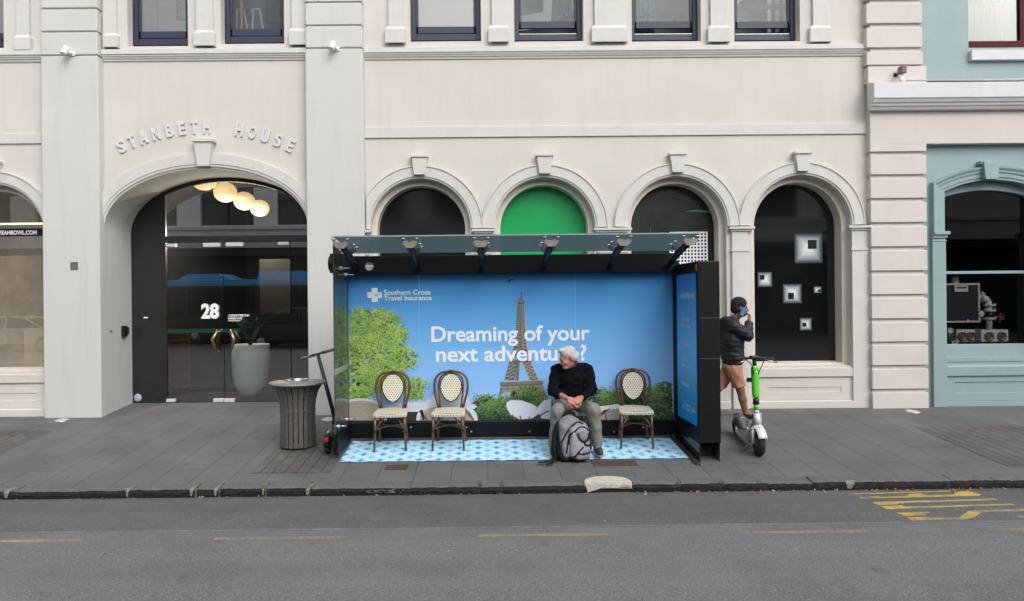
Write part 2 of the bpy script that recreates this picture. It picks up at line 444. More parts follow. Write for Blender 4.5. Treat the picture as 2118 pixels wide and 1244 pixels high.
# BUS lettering: its top points along +X, first letter nearest the kerb
mb = MB()
for pg in ([(1295,262),(1958,243),(1982,251),(1445,268),(1440,274),(1340,279)], [(1350,285),(1465,279),(1480,287),(2045,270),(2072,277),(1470,297),(1385,301)],
           [(1432,319),(1612,314),(1618,320),(1590,322),(1590,332),(1480,336)], [(1490,345),(1590,341),(1620,346),(1770,345),(1820,310),(1860,306),(2118,299),(2300,294),(2320,302),(1890,317),(1850,345),(1790,356),(1600,357),(1525,363)],
           [(2075,338),(2118,334),(2250,330),(2270,342),(2110,348)], [(1230,235),(1340,230),(1345,234),(1490,229),(1500,220),(1560,214),(1600,225),(1745,221),(1745,208),(1815,203),(1890,222),(1880,228),(1300,243),(1245,244)], [(1180,215),(1720,201),(1725,206),(1225,221)]):
    q = [GR(1300+u*.3862, 938+v*.3862)[:2] for u, v in pg]; vs, fs = fill2d(q); mb.add([(x, y, rz(y)+.0022) for x, y in vs], fs)
tag(mb.build('road_lettering', yel, recalc=False), kind='structure')

# pavement
def paver(name, cw, ch, col, mcol, msize, off=.5, var=.22, bump=.35):
    m = M(name, col, .75); t = m.node_tree; N = t.nodes; L = t.links; p = N['Principled BSDF']
    tc = N.new('ShaderNodeTexCoord'); sep = N.new('ShaderNodeSeparateXYZ'); cmb = N.new('ShaderNodeCombineXYZ')
    L.new(tc.outputs['Object'], sep.inputs[0]); L.new(sep.outputs[1], cmb.inputs[0]); L.new(sep.outputs[0], cmb.inputs[1])
    b = N.new('ShaderNodeTexBrick'); b.inputs['Scale'].default_value = 1; b.offset = off
    b.inputs['Brick Width'].default_value = cw; b.inputs['Row Height'].default_value = ch
    b.inputs['Mortar Size'].default_value = msize; b.inputs['Mortar Smooth'].default_value = .3; b.inputs['Bias'].default_value = 0
    c = Vector(col)
    b.inputs['Color1'].default_value = tuple(c*(1-var))+(1,); b.inputs['Color2'].default_value = tuple(c*(1+var))+(1,); b.inputs['Mortar'].default_value = tuple(mcol)+(1,)
    L.new(cmb.outputs[0], b.inputs['Vector'])
    def nz(s, d=6):
        n = N.new('ShaderNodeTexNoise'); n.inputs['Scale'].default_value = s; n.inputs['Detail'].default_value = d; L.new(tc.outputs['Object'], n.inputs['Vector']); return n.outputs[0]
    cur = b.outputs['Color']
    for s, lo, hi, c1, am in ((1.3, .38, .68, .55, .55), (45, .3, .7, .6, .35), (7, .62, .72, .35, .5)):
        mr = N.new('ShaderNodeMapRange'); mr.inputs[1].default_value = lo; mr.inputs[2].default_value = hi; mr.inputs[3].default_value = 0; mr.inputs[4].default_value = am
        L.new(nz(s), mr.inputs[0]); mx = N.new('ShaderNodeMix'); mx.data_type = 'RGBA'; mx.blend_type = 'MULTIPLY'
        L.new(mr.outputs[0], mx.inputs[0]); L.new(cur, mx.inputs[6]); mx.inputs[7].default_value = (c1, c1, c1, 1); cur = mx.outputs[2]
    # pale gum spots
    vo = N.new('ShaderNodeTexVoronoi'); vo.inputs['Scale'].default_value = 2.6; L.new(tc.outputs['Object'], vo.inputs['Vector'])
    mr = N.new('ShaderNodeMapRange'); mr.inputs[1].default_value = .035; mr.inputs[2].default_value = .05; mr.inputs[3].default_value = .4; mr.inputs[4].default_value = 0; L.new(vo.outputs['Distance'], mr.inputs[0])
    mx = N.new('ShaderNodeMix'); mx.data_type = 'RGBA'; L.new(mr.outputs[0], mx.inputs[0]); L.new(cur, mx.inputs[6]); mx.inputs[7].default_value = (.2,.2,.2,1); cur = mx.outputs[2]
    L.new(cur, p.inputs['Base Color'])
    bp = N.new('ShaderNodeBump'); bp.inputs['Strength'].default_value = bump; bp.inputs['Distance'].default_value = .01
    L.new(nz(70), bp.inputs['Height']); b2 = N.new('ShaderNodeBump'); b2.invert = True; b2.inputs['Strength'].default_value = .6; b2.inputs['Distance'].default_value = .006
    L.new(b.outputs['Fac'], b2.inputs['Height']); L.new(bp.outputs[0], b2.inputs['Normal']); L.new(b2.outputs[0], p.inputs['Normal'])
    return m
def pave(name, m, xa, xb, ya, yb, dz=0.0):
    mb = MB(); mb.add([(xa, ya, gz(ya)+dz), (xb, ya, gz(ya)+dz), (xb, yb, gz(yb)+dz), (xa, yb, gz(yb)+dz)], [(0,1,2,3)])
    return tag(mb.build(name, m), kind='structure')
slab = paver('basalt_slabs', 1.35, .405, (.131, .1315, .132), (.078, .078, .077), .006, var=.07)
sett = paver('basalt_setts', .30, .135, (.108, .103, .098), (.045, .040, .036), .007, var=.10)
pave('pavement', slab, x0, x1, -3.17, 0.2)
mb = MB(); mb.add([(-6.5, 0.2, gz(.2)), (-2.2, .2, gz(.2)), (-2.2, .9, gz(.9)), (-6.5, .9, gz(.9))], [(0,1,2,3)])
tag(mb.build('entrance_step', slab), kind='structure')
xs0, xs1 = G(560, 955)[0]-.1, G(700, 958)[0]-.02
pave('sett_paving', sett, xs0, xs1, -2.85, -1.05, .004)
pave('sett_paving', sett, G(2060, 955)[0], 12, -2.9, -1.2, .004)
pave('sett_paving', sett, -12, G(40, 920)[0], -2.4, -.9, .004)
# kerb: a row of bluestone blocks
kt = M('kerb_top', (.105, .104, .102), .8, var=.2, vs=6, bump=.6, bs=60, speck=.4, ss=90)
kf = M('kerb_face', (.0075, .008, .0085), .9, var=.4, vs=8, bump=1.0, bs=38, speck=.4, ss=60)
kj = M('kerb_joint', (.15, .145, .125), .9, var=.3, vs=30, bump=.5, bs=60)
KY0, KY1 = -3.335, -3.165
kl = [-70]; rr = random.Random(3)
pxj = [-180, 45, 172, 283, 410, 458, 553, 642, 850, 992, 1038, 1215, 1307, 1405, 1493, 1585, 1675, 1810, 1960, 2085, 2250]
js = [G(p, 999-(p-1059)*.01)[0] for p in pxj]
js = [js[0]-.85*k for k in range(60, 0, -1)]+js+[js[-1]+.85*k for k in range(1, 60)]
kb = MB()
lid0, lid1 = G(1210, 1000)[0], G(1305, 1000)[0]
for a, b in zip(js[:-1], js[1:]):
    wide = any(abs(G(q, 999)[0]-a) < .05 for q in (45, 283, 410, 458, 553, 642)); a += .018 if wide else .004; b -= .003
    if lid0-.1 < (a+b)/2 < lid1+.1: continue
    n = max(2, int((b-a)/.05)); nose = [(KY0+.012, RZ0-.05, 1), (KY0, RZ0+.03, 1), (KY0-.002, gz(KY0)-.045, 1), (KY0+.012, gz(KY0)-.012, 1), (KY0+.035, gz(KY0)+.0, 0), (KY1, gz(KY1)+.004, 0), (KY1, gz(KY1)-.1, 0)]
    st = len(kb.v); jz = rr.uniform(-.006, .006)
    vs = []
    for i in range(n+1):
        x = a+(b-a)*i/n; e = .012 if i in (0, n) else 0
        for (y, z, f) in nose: vs.append((x, y+(rr.uniform(-.006, .006)+e)*f, z+jz*(z > RZ0+.04)+(rr.uniform(-.004, .004)-e*.5)*(f and z > RZ0+.04)))
    q = len(nose); fs = []; mi = []
    for i in range(n):
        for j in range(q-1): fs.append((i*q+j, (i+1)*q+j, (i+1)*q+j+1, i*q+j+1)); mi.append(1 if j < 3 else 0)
    kb.add(vs, fs); kb.mi[-len(mi):] = mi
    kb.cur = 0; kb.add([vs[i] for i in range(q)], [tuple(range(q))]); kb.add([vs[n*q+i] for i in range(q)], [tuple(reversed(range(q)))])
kb.cur = 2; kb.box(-70, lid0-.02, KY0+.03, KY1-.01, RZ0-.05, gz(KY0)-.008); kb.box(lid1+.02, 70, KY0+.03, KY1-.01, RZ0-.05, gz(KY0)-.008); kb.cur = 0
kb.smooth = False; kb.cur = 3
for q, w_ in ((45, .030), (283, .016), (410, .020), (458, .020), (553, .013), (642, .022), (1760, .05)):
    x_ = G(q, 999)[0]+.008
    kb.add([(x_-w_*.5, KY0-.004, RZ0+.02), (x_+w_*.3, KY0-.004, RZ0+.02), (x_+w_, KY0-.004, gz(KY0)-.02), (x_+w_*1.2, KY0+.02, gz(KY0)+.003), (x_+w_*2, KY0+.11, gz(KY0+.11)+.006), (x_+w_*.8, KY0+.11, gz(KY0+.11)+.006), (x_-w_*.8, KY0+.02, gz(KY0)+.003), (x_-w_*.8, KY0-.004, gz(KY0)-.02)], [(0,1,2,7), (7,2,3,6), (6,3,4,5)])
rk = random.Random(9)
for k in range(60):
    x_ = G(800, 1000)[0]+rk.gauss(0, .075); z_ = rk.uniform(RZ0+.035, gz(KY0)-.03); s_ = rk.uniform(.006, .022)
    kb.add([(x_-s_, KY0-.009, z_-s_*.3), (x_+s_, KY0-.009, z_-s_*.2), (x_+s_*.7, KY0-.009, z_+s_*.3), (x_-s_*.8, KY0-.009, z_+s_*.25)], [(0,1,2,3)])
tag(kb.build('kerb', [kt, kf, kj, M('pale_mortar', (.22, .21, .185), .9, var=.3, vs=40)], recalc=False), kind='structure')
# pale concrete gully lid set in the kerb
conc = M('pale_concrete', (.50, .46, .40), .85, var=.2, vs=9, bump=.6, bs=50, speck=.3, ss=120)
gl_ = thing('gully_lid', 'pale concrete half-round gully lid set into the kerb in front of the seated man', 'drain lid')
lx = (lid0+lid1)/2; lr = (lid1-lid0)/2+.01
def lidpt(t): return (lx+lr*math.cos(t), KY0+.01+.20*math.sin(t)**.8 if math.sin(t) > 0 else KY0+.01)
out = [lidpt(PI*i/24) for i in range(25)]
mb = MB(); n = len(out); top = [gz(y)+.022 for x, y in out]
mb.add([(x, y, gz(y)+.022) for x, y in out]+[(x, y-.0, gz(y)-.05) for x, y in out], [tuple(range(n))]+[(i, (i+1)%n, n+(i+1)%n, n+i) for i in range(n)])
mb.build('lid', conc, gl_, bevel=.008)
mb = MB(); mb.prism([(lid0+.02, RZ0+.01), (lid0+.10, RZ0+.03), (lid0+.18, gz(KY0)-.035), (lid0+.24, RZ0+.052), (lid1-.14, RZ0+.052), (lid1-.11, RZ0+.065), (lid1, RZ0+.06), (lid1, gz(KY0)-.002), (lid0, gz(KY0)-.002)], (), KY0-.004, KY0+.05)
mb.build('front_lip', conc, gl_, bevel=.004)
mb = MB(); mb.box(lid0-.01, lid1+.01, KY0+.03, KY1-.01, RZ0-.05, gz(KY0)-.06); mb.build('throat', M('dark_throat', (.02,.022,.016), .9, var=.5, vs=20), gl_)  # dark, slightly greenish blotchy colour fills the gully throat
# metal covers let into the slabs
rust = M('rusty_iron', (.10, .062, .045), .8, metal=.2, var=.4, vs=25, bump=.8, bs=60)
for (a, b, c, d, lab) in ((795, 845, 962, 973, 'rusty iron cover plate in the slabs before the left chair'), (1228, 1312, 953, 965, 'long rusty iron cover plate in the slabs above the pale gully lid')):
    xa_, ya_, _ = G(a, d); xb_, yb_, _ = G(b, c)
    mb = MB(); mb.box(xa_, xb_, ya_, yb_, -.02, .006)
    mm = 0
    for i in range(9):
        for j in range(3): mb.box(xa_+(xb_-xa_)*(i+.2)/9, xa_+(xb_-xa_)*(i+.75)/9, ya_+(yb_-ya_)*(j+.2)/3, ya_+(yb_-ya_)*(j+.75)/3, .006, .009)
    mb.v = [(x, y, z+gz(y)) for x, y, z in mb.v]
    tag(mb.build('cover_plate', rust), lab, 'cover plate', 'iron covers in the pavement')
# round in-ground lights
for (px, py, lab) in ((128, 870, 'round glass ground light at the foot of the left white pillar'), (1888, 852, 'round ground light at the foot of the cream block pilaster'), (678, 868, 'round ground light behind the dark scooter at the right pillar')):
    gx, gy, g_ = G(px, py); t = thing('ground_light', lab, 'ground light', (gx, gy, g_), (math.atan(SLOPE), 0, 0), 'round lights let into the pavement')
    mb = MB(); mb.lathe([(.105, 0), (.105, .008), (.085, .008), (.085, .0)], (0,0,0), 32); mb.build('rim', steel, t)
    mb = MB(); mb.lathe([(.0001, .007), (.085, .006)], (0,0,0), 32); mb.build('lens', M('frosted_lens', (.45,.52,.50), .2), t)
# fallen leaves and grit along the gutter
lv = MB(); rl = random.Random(5)
for k in range(420):
    near = rl.random() < .7
    x = rl.uniform(-6, 7) if rl.random() < .5 else rl.uniform(1.5, 7)
    y = KY0-abs(rl.gauss(0, .05))-.01 if near else KY0-rl.uniform(0, 1.8)
    s_ = rl.uniform(.008, .022) if near else rl.uniform(.005, .011); a = rl.uniform(0, 2*PI); z = rz(y)+.012
    c, s = math.cos(a)*s_, math.sin(a)*s_
    lv.cur = rl.choice([0, 0, 1, 2, 2, 3])
    lv.add([(x-c, y-s, z), (x+s*.5, y-c*.5, z+rl.uniform(0, .01)), (x+c, y+s, z+rl.uniform(0, .012)), (x-s*.5, y+c*.5, z)], [(0,1,2,3)])
tag(lv.build('fallen_leaves', [M('leaf_tan', (.30, .20, .10), .8), M('leaf_orange', (.40, .12, .04), .8), M('leaf_brown', (.12, .075, .05), .8), M('leaf_pale', (.5, .47, .40), .8)], recalc=False), 'dry leaves and grit lying along the gutter', 'leaf litter', kind='stuff')
wd = MB()
for px in (993, 1038, 1405, 1493, 1575, 2070, 553, 642):
    bx = G(px, 1000)[0]
    for k in range(16):
        a = rl.uniform(0, 2*PI); h = rl.uniform(.015, .045); x = bx+rl.gauss(0, .015); y = KY0+rl.uniform(-.005, .08); z = gz(y)-.01
        wd.add([(x-.004, y, z), (x+.004, y, z), (x+math.cos(a)*h*.6, y+math.sin(a)*h*.6-.01, z+h)], [(0,1,2)])
tag(wd.build('kerb_weeds', M('weed_green', (.09, .13, .035), .7), recalc=False), 'small green weeds growing in the kerb joints', 'weeds', kind='stuff')

# ------------------------------------------------------------------ pale building with the arches
bld = thing('arched_building', 'pale stucco commercial building with round arched windows and a wide arched entrance', 'building')
TOP = 9.5
def arch(cx, zs, r, zb, n=40, b=None):
    b = b or r
    return [(cx-r, zb)]+[(cx-r*math.cos(PI*i/n), zs+b*math.sin(PI*i/n)) for i in range(n+1)]+[(cx+r, zb)]
S = 1430/10.65
ZS = Z(1400, 469)                              # springing height of the small arches
arcs = []
for c in (-10, 870, 1127, 1400, 1657): arcs.append(X(c, 470))
RO, RI, RG = 131/S, 104/S, 92.5/S
ZSILL = Z(1657, 757)
ex = X(427, 470); ezs = Z(427, 472); ea, eb = 211/S, 123/S
holes = [arch(c, ZS, RI-.012, ZSILL) for c in arcs]
holes[0] = arch(arcs[0], ZS-.03, RI-.012, Z(0, 770))
entr = [(ex-ea, -.3)]+[(ex-ea*math.cos(PI*i/60), ezs+eb*math.sin(PI*i/60)) for i in range(61)]+[(ex+ea, -.3)]
def shift(l, dz): return l
outer = [(-12, -.5), (ex-ea, -.5), *entr[1:-1], (ex+ea, -.5), (X(1800, 500), -.5), (X(1800, 500), TOP), (-12, TOP)]
upx = [(-130, 8, 100), (264, 389, 96), (457, 588, 91), (848, 995, 86), (1064, 1207, 86), (1307, 1450, 86), (1519, 1655, 86)]
upw = []
for a, b, y in upx:
    xa_, xb_, zb = X(a, y), X(b, y), Z((a+b)/2, y); upw.append((xa_, xb_, zb)); holes.append([(xa_, zb), (xb_, zb), (xb_, zb+2.3), (xa_, zb+2.3)])
MB().prism(outer, holes, 0, .12).build('wall', stucco, bld)
# cream surrounds, stepped back behind the outer face
for i, c in enumerate(arcs):
    zs = ZS-(.03 if i == 0 else 0); zb = ZSILL if i else Z(0, 770)
    MB().prism(arch(c, zs, RI+.03, zb-.02), [arch(c, zs, RG-.005, zb+.03)], .12, .34).build('window_surround', M('stucco_warm', (.66, .60, .525), .85, var=.04, vs=.8, bump=.2, bs=90), bld)
# upper window reveals, sashes
pane_backing = M('grey_pane_reflection', (.50, .48, .45), .8, var=.06, vs=2, streak=.1)  # grey tone stands in for the opposite building reflected in the panes
tealc = M('aqua_curtain', (.25, .55, .58), .7, var=.3, vs=12)
for i, (a, b, zb) in enumerate(upw):
    t = MB(); t.box(a-.04, a-.001, .121, .24, zb, zb+2.3); t.box(b+.001, b+.04, .121, .24, zb, zb+2.3); t.build('window_reveal', stucco, bld)
    fz = zb+.08; f = MB(); MB().extr_x([(.012, zb+.001), (.245, zb+.085), (.245, zb-.05), (.012, zb-.05)], a+.001, b-.001).build('window_ledge', stucco, bld)
    f = MB()
    f.box(a+.0, a+.075, .16, .235, fz, fz+2.2); f.box(b-.075, b, .16, .235, fz, fz+2.2)
    openw = i in (4, 5, 6)
    f.box(a+.075, b-.075, .17, .235, fz, fz+.10)
    fr = f.build('sash_window', navy, bld, bevel=.006)
    g = MB(); lift = .10+(.095 if openw else .012)
    g.box(a+.08, b-.08, .185, .225, fz+lift, fz+lift+.11); g.box(a+.075, a+.115, .185, .225, fz+lift, fz+2.2); g.box(b-.115, b-.075, .185, .225, fz+lift, fz+2.2)
    g.build('sash', navy, fr, bevel=.005)
    MB().sheet([(a+.115, fz+lift+.11), (b-.115, fz+lift+.11), (b-.115, fz+2.2), (a+.115, fz+2.2)], (), .205).build('pane', [upglass, upglass2][i in (2, 4, 5, 6)], fr, recalc=False)
    if openw:
        MB().box(a+.085, b-.085, .19, .20, fz+.102, fz+.112).build('sash_seal', steel, fr)
    k = MB()
    if i in (0, 1, 3): k.box(a+.02, b-.02, .26, .27, fz-.05, fz+2.2)
    else: k.box(a-.3, b+.3, 1.0, 1.05, fz-.6, fz+2.4)
    k.build('pane_backing', pane_backing if i in (0, 1, 3) else M('room_wall', (.26, .31, .34), .8, var=.25, vs=1.5), fr)
    if i == 1:
        k = MB(); x_ = X(365, 20, .25); k.box(x_, x_+.5, .250, .258, Z(365, 42, .25), fz+2); k.cur = 1; k.box(x_+.02, x_+.5, .246, .249, Z(365, 40, .25), fz+2); k.build('framed_print', [M('frame_brown', (.07,.05,.045), .5), M('picture_grey', (.32,.27,.25), .6, var=.3, vs=6)], fr)
        MB().box(X(324, 20, .25), X(324, 20, .25)+.012, .252, .2585, fz, fz+2.2).build('panel_joint', M('joint_grey', (.30,.30,.29), .7), fr)
    if i == 2:
        MB().box(X(545, 20, .5), b+.2, .6, .62, Z(545, 47, .6), fz+2.2).build('dark_panel', M('slate_panel', (.06,.065,.08), .5, var=.2, vs=4), fr)
        MB().box(X(503, 20, .5)-.02, X(503, 20, .5)+.02, .42, .46, fz, fz+2.2).build('timber_post', M('pale_timber', (.55,.42,.24), .5), fr)
    if i == 4:
        MB().prism([(a, fz+.3), (a+.62, fz+.38), (a+.75, fz+2.2), (a+.55, fz+2.2), (a+.5, fz+.62), (a, fz+.55)], (), .6, .64).build('white_beam', M('beam_white', (.6,.62,.63), .6), fr)
    if i == 6:
        MB().prism([(a, fz+.5), (a+.75, fz+1.2), (a+.75, fz+1.5), (a, fz+.8)], (), .7, .74).build('white_beam', M('beam_white', (.6,.62,.63), .6), fr)
        for q in range(4): MB().box(a+.72+q*.13, a+.78+q*.13, .5, .52, fz+.25, fz+2.2).build('slat', M('beam_white', (.6,.62,.63), .6), fr)
        MB().box(a+.2, b, .48, .5, fz+.62, fz+.7).build('shelf_rail', M('slate_panel', (.06,.065,.08), .5), fr)
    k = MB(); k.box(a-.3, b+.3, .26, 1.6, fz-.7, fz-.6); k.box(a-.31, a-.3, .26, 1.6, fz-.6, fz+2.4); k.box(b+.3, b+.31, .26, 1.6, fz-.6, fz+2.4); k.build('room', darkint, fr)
# items behind the upper glass
def zpx(a, y): return Z(a, y, .3)
a, b, zb = upw[5]
mb = MB()
for k in range(9): mb.tube((a+.14+k*.035, .34+.012*(k%2), zb+.15), (a+.14+k*.035, .34+.012*(k%2), zb+2.2), .02)
tag(mb.build('curtain', tealc), 'pleated aqua curtain hanging behind the navy sash window right of the middle', 'curtain')
a, b, zb = upw[4]
mb = MB(); mb.box(X(1182, 20, .3), X(1195, 20, .3), .30, .303, zpx(1188, 27), zb+2.1); o = mb.build('green_strip', M('lime_plastic', (.10, .55, .06), .4)); tag(o, 'bright lime green strip hanging behind an upper navy window', 'banner')
for px, c, lab in ((1171, (.05, .09, .30), 'small blue ball on the ledge behind an upper navy window'), (1187, (.03, .022, .018), 'small dark brown ball under the lime green strip')):
    mb = MB(); mb.ell((X(px, 32, .3), .29, zpx(px, 33)), (.055, .055, .06)); mb.lathe([(.02, .055), (.025, .07), (.0001, .075)], (X(px, 32, .3), .29, zpx(px, 33)), 12)
    tag(mb.build('glass_bauble', M('bauble_'+('blue' if c[2] > .1 else 'brown'), c, .2)), lab, 'bauble')
a, b, zb = upw[2]
for k, px in enumerate((487, 520)):
    mb = MB(); x = X(px, 20, .5); mb.tube((x, .5, zb+.05), (x+.03, .5, zb+.75), .014); mb.tube((x+.25, .5, zb+.05), (x+.13, .5, zb+.75), .014)
    mb.tube((x, .5, zb+.74), (x+.16, .5, zb+.74), .014); mb.tube((x+.02, .5, zb+.3), (x+.22, .5, zb+.3), .01)
    tag(mb.build('stool_frame', M('white_tube', (.7,.72,.72), .4)), ['white tube stool frame behind the navy window, left one', 'white tube stool frame behind the navy window, right one'][k], 'stool')
# pilasters and bases between the upper windows
for (s0, s1, b0, b1, yb, yt) in ((33, 60, 27, 62, 107, 82), (213, 240, 213, 243, 101, 78), (405, 440, 399, 443, 98, 72), (603, 633, 597, 633, 96, 68), (803, 833, 796, 838, 92, 64), (1017, 1048, 1010, 1053, 90, 62), (1230, 1292, 1224, 1299, 90, 62), (1470, 1504, 1465, 1511, 90, 62), (1682, 1714, 1676, 1721, 90, 62)):
    m = (s0+s1)/2; mb = MB(); mb.box(X(s0, 40, -.05), X(s1, 40, -.05), -.05, .001, Z(m, yb), TOP)
    mb.box(X(b0, 80, -.075), X(b1, 80, -.075), -.075, .0, Z(m, yb), Z(m, yt))
    xa_, xb_ = X(b0, 80, -.075), X(b1, 80, -.075); zt = Z(m, yt)
    mb.add([(xa_, -.075, zt), (xb_, -.075, zt), (xb_, 0, zt), (xa_, 0, zt), (xa_+.03, -.05, zt+.05), (xb_-.03, -.05, zt+.05), (xb_-.03, 0, zt+.05), (xa_+.03, 0, zt+.05)], [(0,1,5,4),(1,2,6,5),(3,0,4,7),(4,5,6,7)])
    mb.build('pilaster', trim_w, bld, bevel=.004)
# cornice and string course
P1 = (X(88, 500, -.15), X(206, 500, -.15)); P2 = (X(634, 400, -.15), X(753, 400, -.15)); PE = X(1800, 400)
def cornice(xa_, xb_, zt):
    h = .165
    prof = [(.0, zt+.02), (-.066, zt), (-.07, zt-.075), (-.056, zt-.082), (-.052, zt-.105), (-.041, zt-.112), (-.037, zt-.13), (-.024, zt-.142), (-.018, zt-h), (.0, zt-h-.015)]
    MB().extr_x(prof, xa_, xb_).build('cornice', trim_w, bld, bevel=.003)
cornice(-12, P1[0], Z(40, 102, -.1)); cornice(P1[1], P2[0], Z(420, 99, -.1)); cornice(P2[1], PE+.02, Z(1270, 93, -.1))
MB().box(P2[1]-.02, X(1793, 270), -.025, .001, Z(1270, 282), Z(1270, 260)).build('string_course', trim_w, bld, bevel=.004)
MB().box(-12, P1[0]+.02, -.025, .001, Z(40, 298), Z(40, 277)).build('string_course', trim_w, bld, bevel=.004)
# big pillars with banded upper part
for (pa, pb), ys, c in ((P1, (115, 66, 18, -30, -78, -126, -174), 147), (P2, (100, 53, 5, -43, -91, -139), 693)):
    mb = MB(); mb.box(pa, pb, -.15, .02, -.4, Z(c, ys[0], -.15)-.012); mb.box(pa+.03, pb-.03, -.125, .02, Z(c, ys[0], -.15)-.02, TOP)
    for u, v in zip(ys[:-1], ys[1:]): mb.box(pa+.008, pb-.008, -.15, .018, Z(c, u, -.15)+.012, Z(c, v, -.15)-.012)
    mb.build('pillar', stucco_w, bld, bevel=.012)
    # small white spot light
    lx_ = c-8 if c < 400 else c-4; lz = Z(c, 107 if c < 400 else 97, -.25); lx_ = X(lx_, 100, -.2)
    t = thing('wall_light', 'small white cylinder spot light on the '+('left white pillar' if c < 400 else 'right white pillar above the shelter'), 'wall light', (lx_, -.15, lz), group='spot lights on the pillars')
    q = Rm(-25, 14, 0)
    MB().lathe([(.0001, -.065), (.042, -.065), (.045, -.055), (.045, .06), (.038, .07), (.0001, .07)], (0, -.11, .01), 20, q).build('lamp_head', M('white_plastic', (.75,.75,.76), .4), t)
    mb = MB(); mb.box(.0, .09, -.015, .0, -.03, .03); mb.tube((.05, -.01, 0), (.03, -.09, 0), .014); mb.build('bracket', M('white_plastic', (.75,.75,.76), .4), t)
    t['label'] = t['label']
# arch mouldings, keystones, imposts, piers
moul = [(RI-RI-.0, 0), (.0, -.03), (.025, -.034), (.03, -.048), (.17, -.05), (.178, -.064), (.195, -.064), (RO-RI, 0)]
def arcpath(c, zs, r, a0, a1, n=48): return [(c+r*math.cos(a0+(a1-a0)*i/n), zs+r*math.sin(a0+(a1-a0)*i/n)) for i in range(n+1)]
for i, c in enumerate(arcs):
    zs = ZS-(.03 if i == 0 else 0)
    nb = [q for q in arcs if abs(q-c) > .1]
    lc = max([q for q in nb if q < c], default=-99); rc = min([q for q in nb if q > c], default=99)
    if i == 1: lc = c-(c-P2[1])*2+.02
    if i == 0: rc = c+(P1[0]-c)*2; lc = -99
    def lim(dist): return math.acos(min(1, max(-1, dist/2/RO))) if dist/2 < RO else 0.0
    al = 0.0
    # trim each moulding where it meets its neighbour by stopping the section there
    path = arcpath(c, zs, RI, PI, 0, 64)
    mbm = MB(); mbm.sweep(path, moul)
    lo, hi = (lc+c)/2, (rc+c)/2
    if lo < c-3: lo = c-RO-.01
    if hi > c+3: hi = c+RO+.01
    mbm.v = [(min(max(x, lo), hi), y, z) for x, y, z in mbm.v]
    mbm.build('arch_moulding', trim_w, bld)
    if i:
        k = MB(); zt = Z(0, 318)-Z(0, 0)
    zt = zs+(469-318)/S; zb = zs+(469-359)/S
    k = MB(); k.prism([(c-.085, zb), (c+.085, zb), (c+.118, zt-.04), (c-.118, zt-.04)], (), -.105, .0); k.box(c-.135, c+.135, -.125, .0, zt-.04, zt)
    k.build('keystone', trim_w, bld, bevel=.004)
def pier(pa, pb, ca, cb, zlow, zhi, ybase=-.4):
    mb = MB(); mb.box(pa, pb, -.045, .0, ybase, zhi-.06)
    mb.box(pa-.015, pb+.015, -.058, .0, Z(1650, 520), Z(1650, 515))
    mb.box(ca+.03, cb-.03, -.07, .0, zhi-.06, zhi-.03); mb.box(ca, cb, -.095, .0, zhi-.03, zhi+.005)
    mb.build('pier', trim_w, bld, bevel=.004)
zi = Z(1530, 471)
pier(X(1513, 600), X(1546, 600), X(1505, 475), X(1557, 475), 0, zi)
pier(X(1760, 600), X(1797, 600), X(1750, 475), X(1800, 475), 0, zi)
pier(X(1238, 600), X(1298, 600), X(1227, 475), X(1305, 475), 0, zi)
pier(X(984, 600), X(1014, 600), X(976, 475), X(1022, 475), 0, zi)
pier(P2[1]-.0, X(762, 600), P2[1]-.01, X(768, 475), 0, zi)
# sills and apron panels
for i, c in enumerate(arcs):
    zb = ZSILL if i else Z(0, 770)
    lo, hi = c-RG-.05, c+RG+.1
    if i == 0: hi = P1[0]
    mb = MB(); mb.extr_x([(.34, zb+.045), (.02, zb-.035), (-.035, zb-.04), (-.035, zb-.165), (-.01, zb-.175), (-.01, zb-.19), (.34, zb-.19)], lo, hi); mb.build('sill', stucco, bld, bevel=.004)
    z1_ = zb-.19; mb = MB()
    mb.box(lo, lo+.06, -.012, .0, .12, z1_); mb.box(hi-.06, hi, -.012, .0, .12, z1_); mb.box(lo-.0, hi, -.012, .0, -.3, .12)
    mb.prism([(lo+.061, .121), (hi-.061, .121), (hi-.061, z1_-.003), (lo+.061, z1_-.003)], [[(lo+.2, .24), (hi-.2, .24), (hi-.2, z1_-.14), (lo+.2, z1_-.14)]], -.009, .0)
    mb.extr_x([(-.012, .11), (-.05, .10), (-.05, .0), (-.05, -.3), (-.012, -.3)], lo, hi)
    mb.build('apron', stucco, bld, bevel=.003)
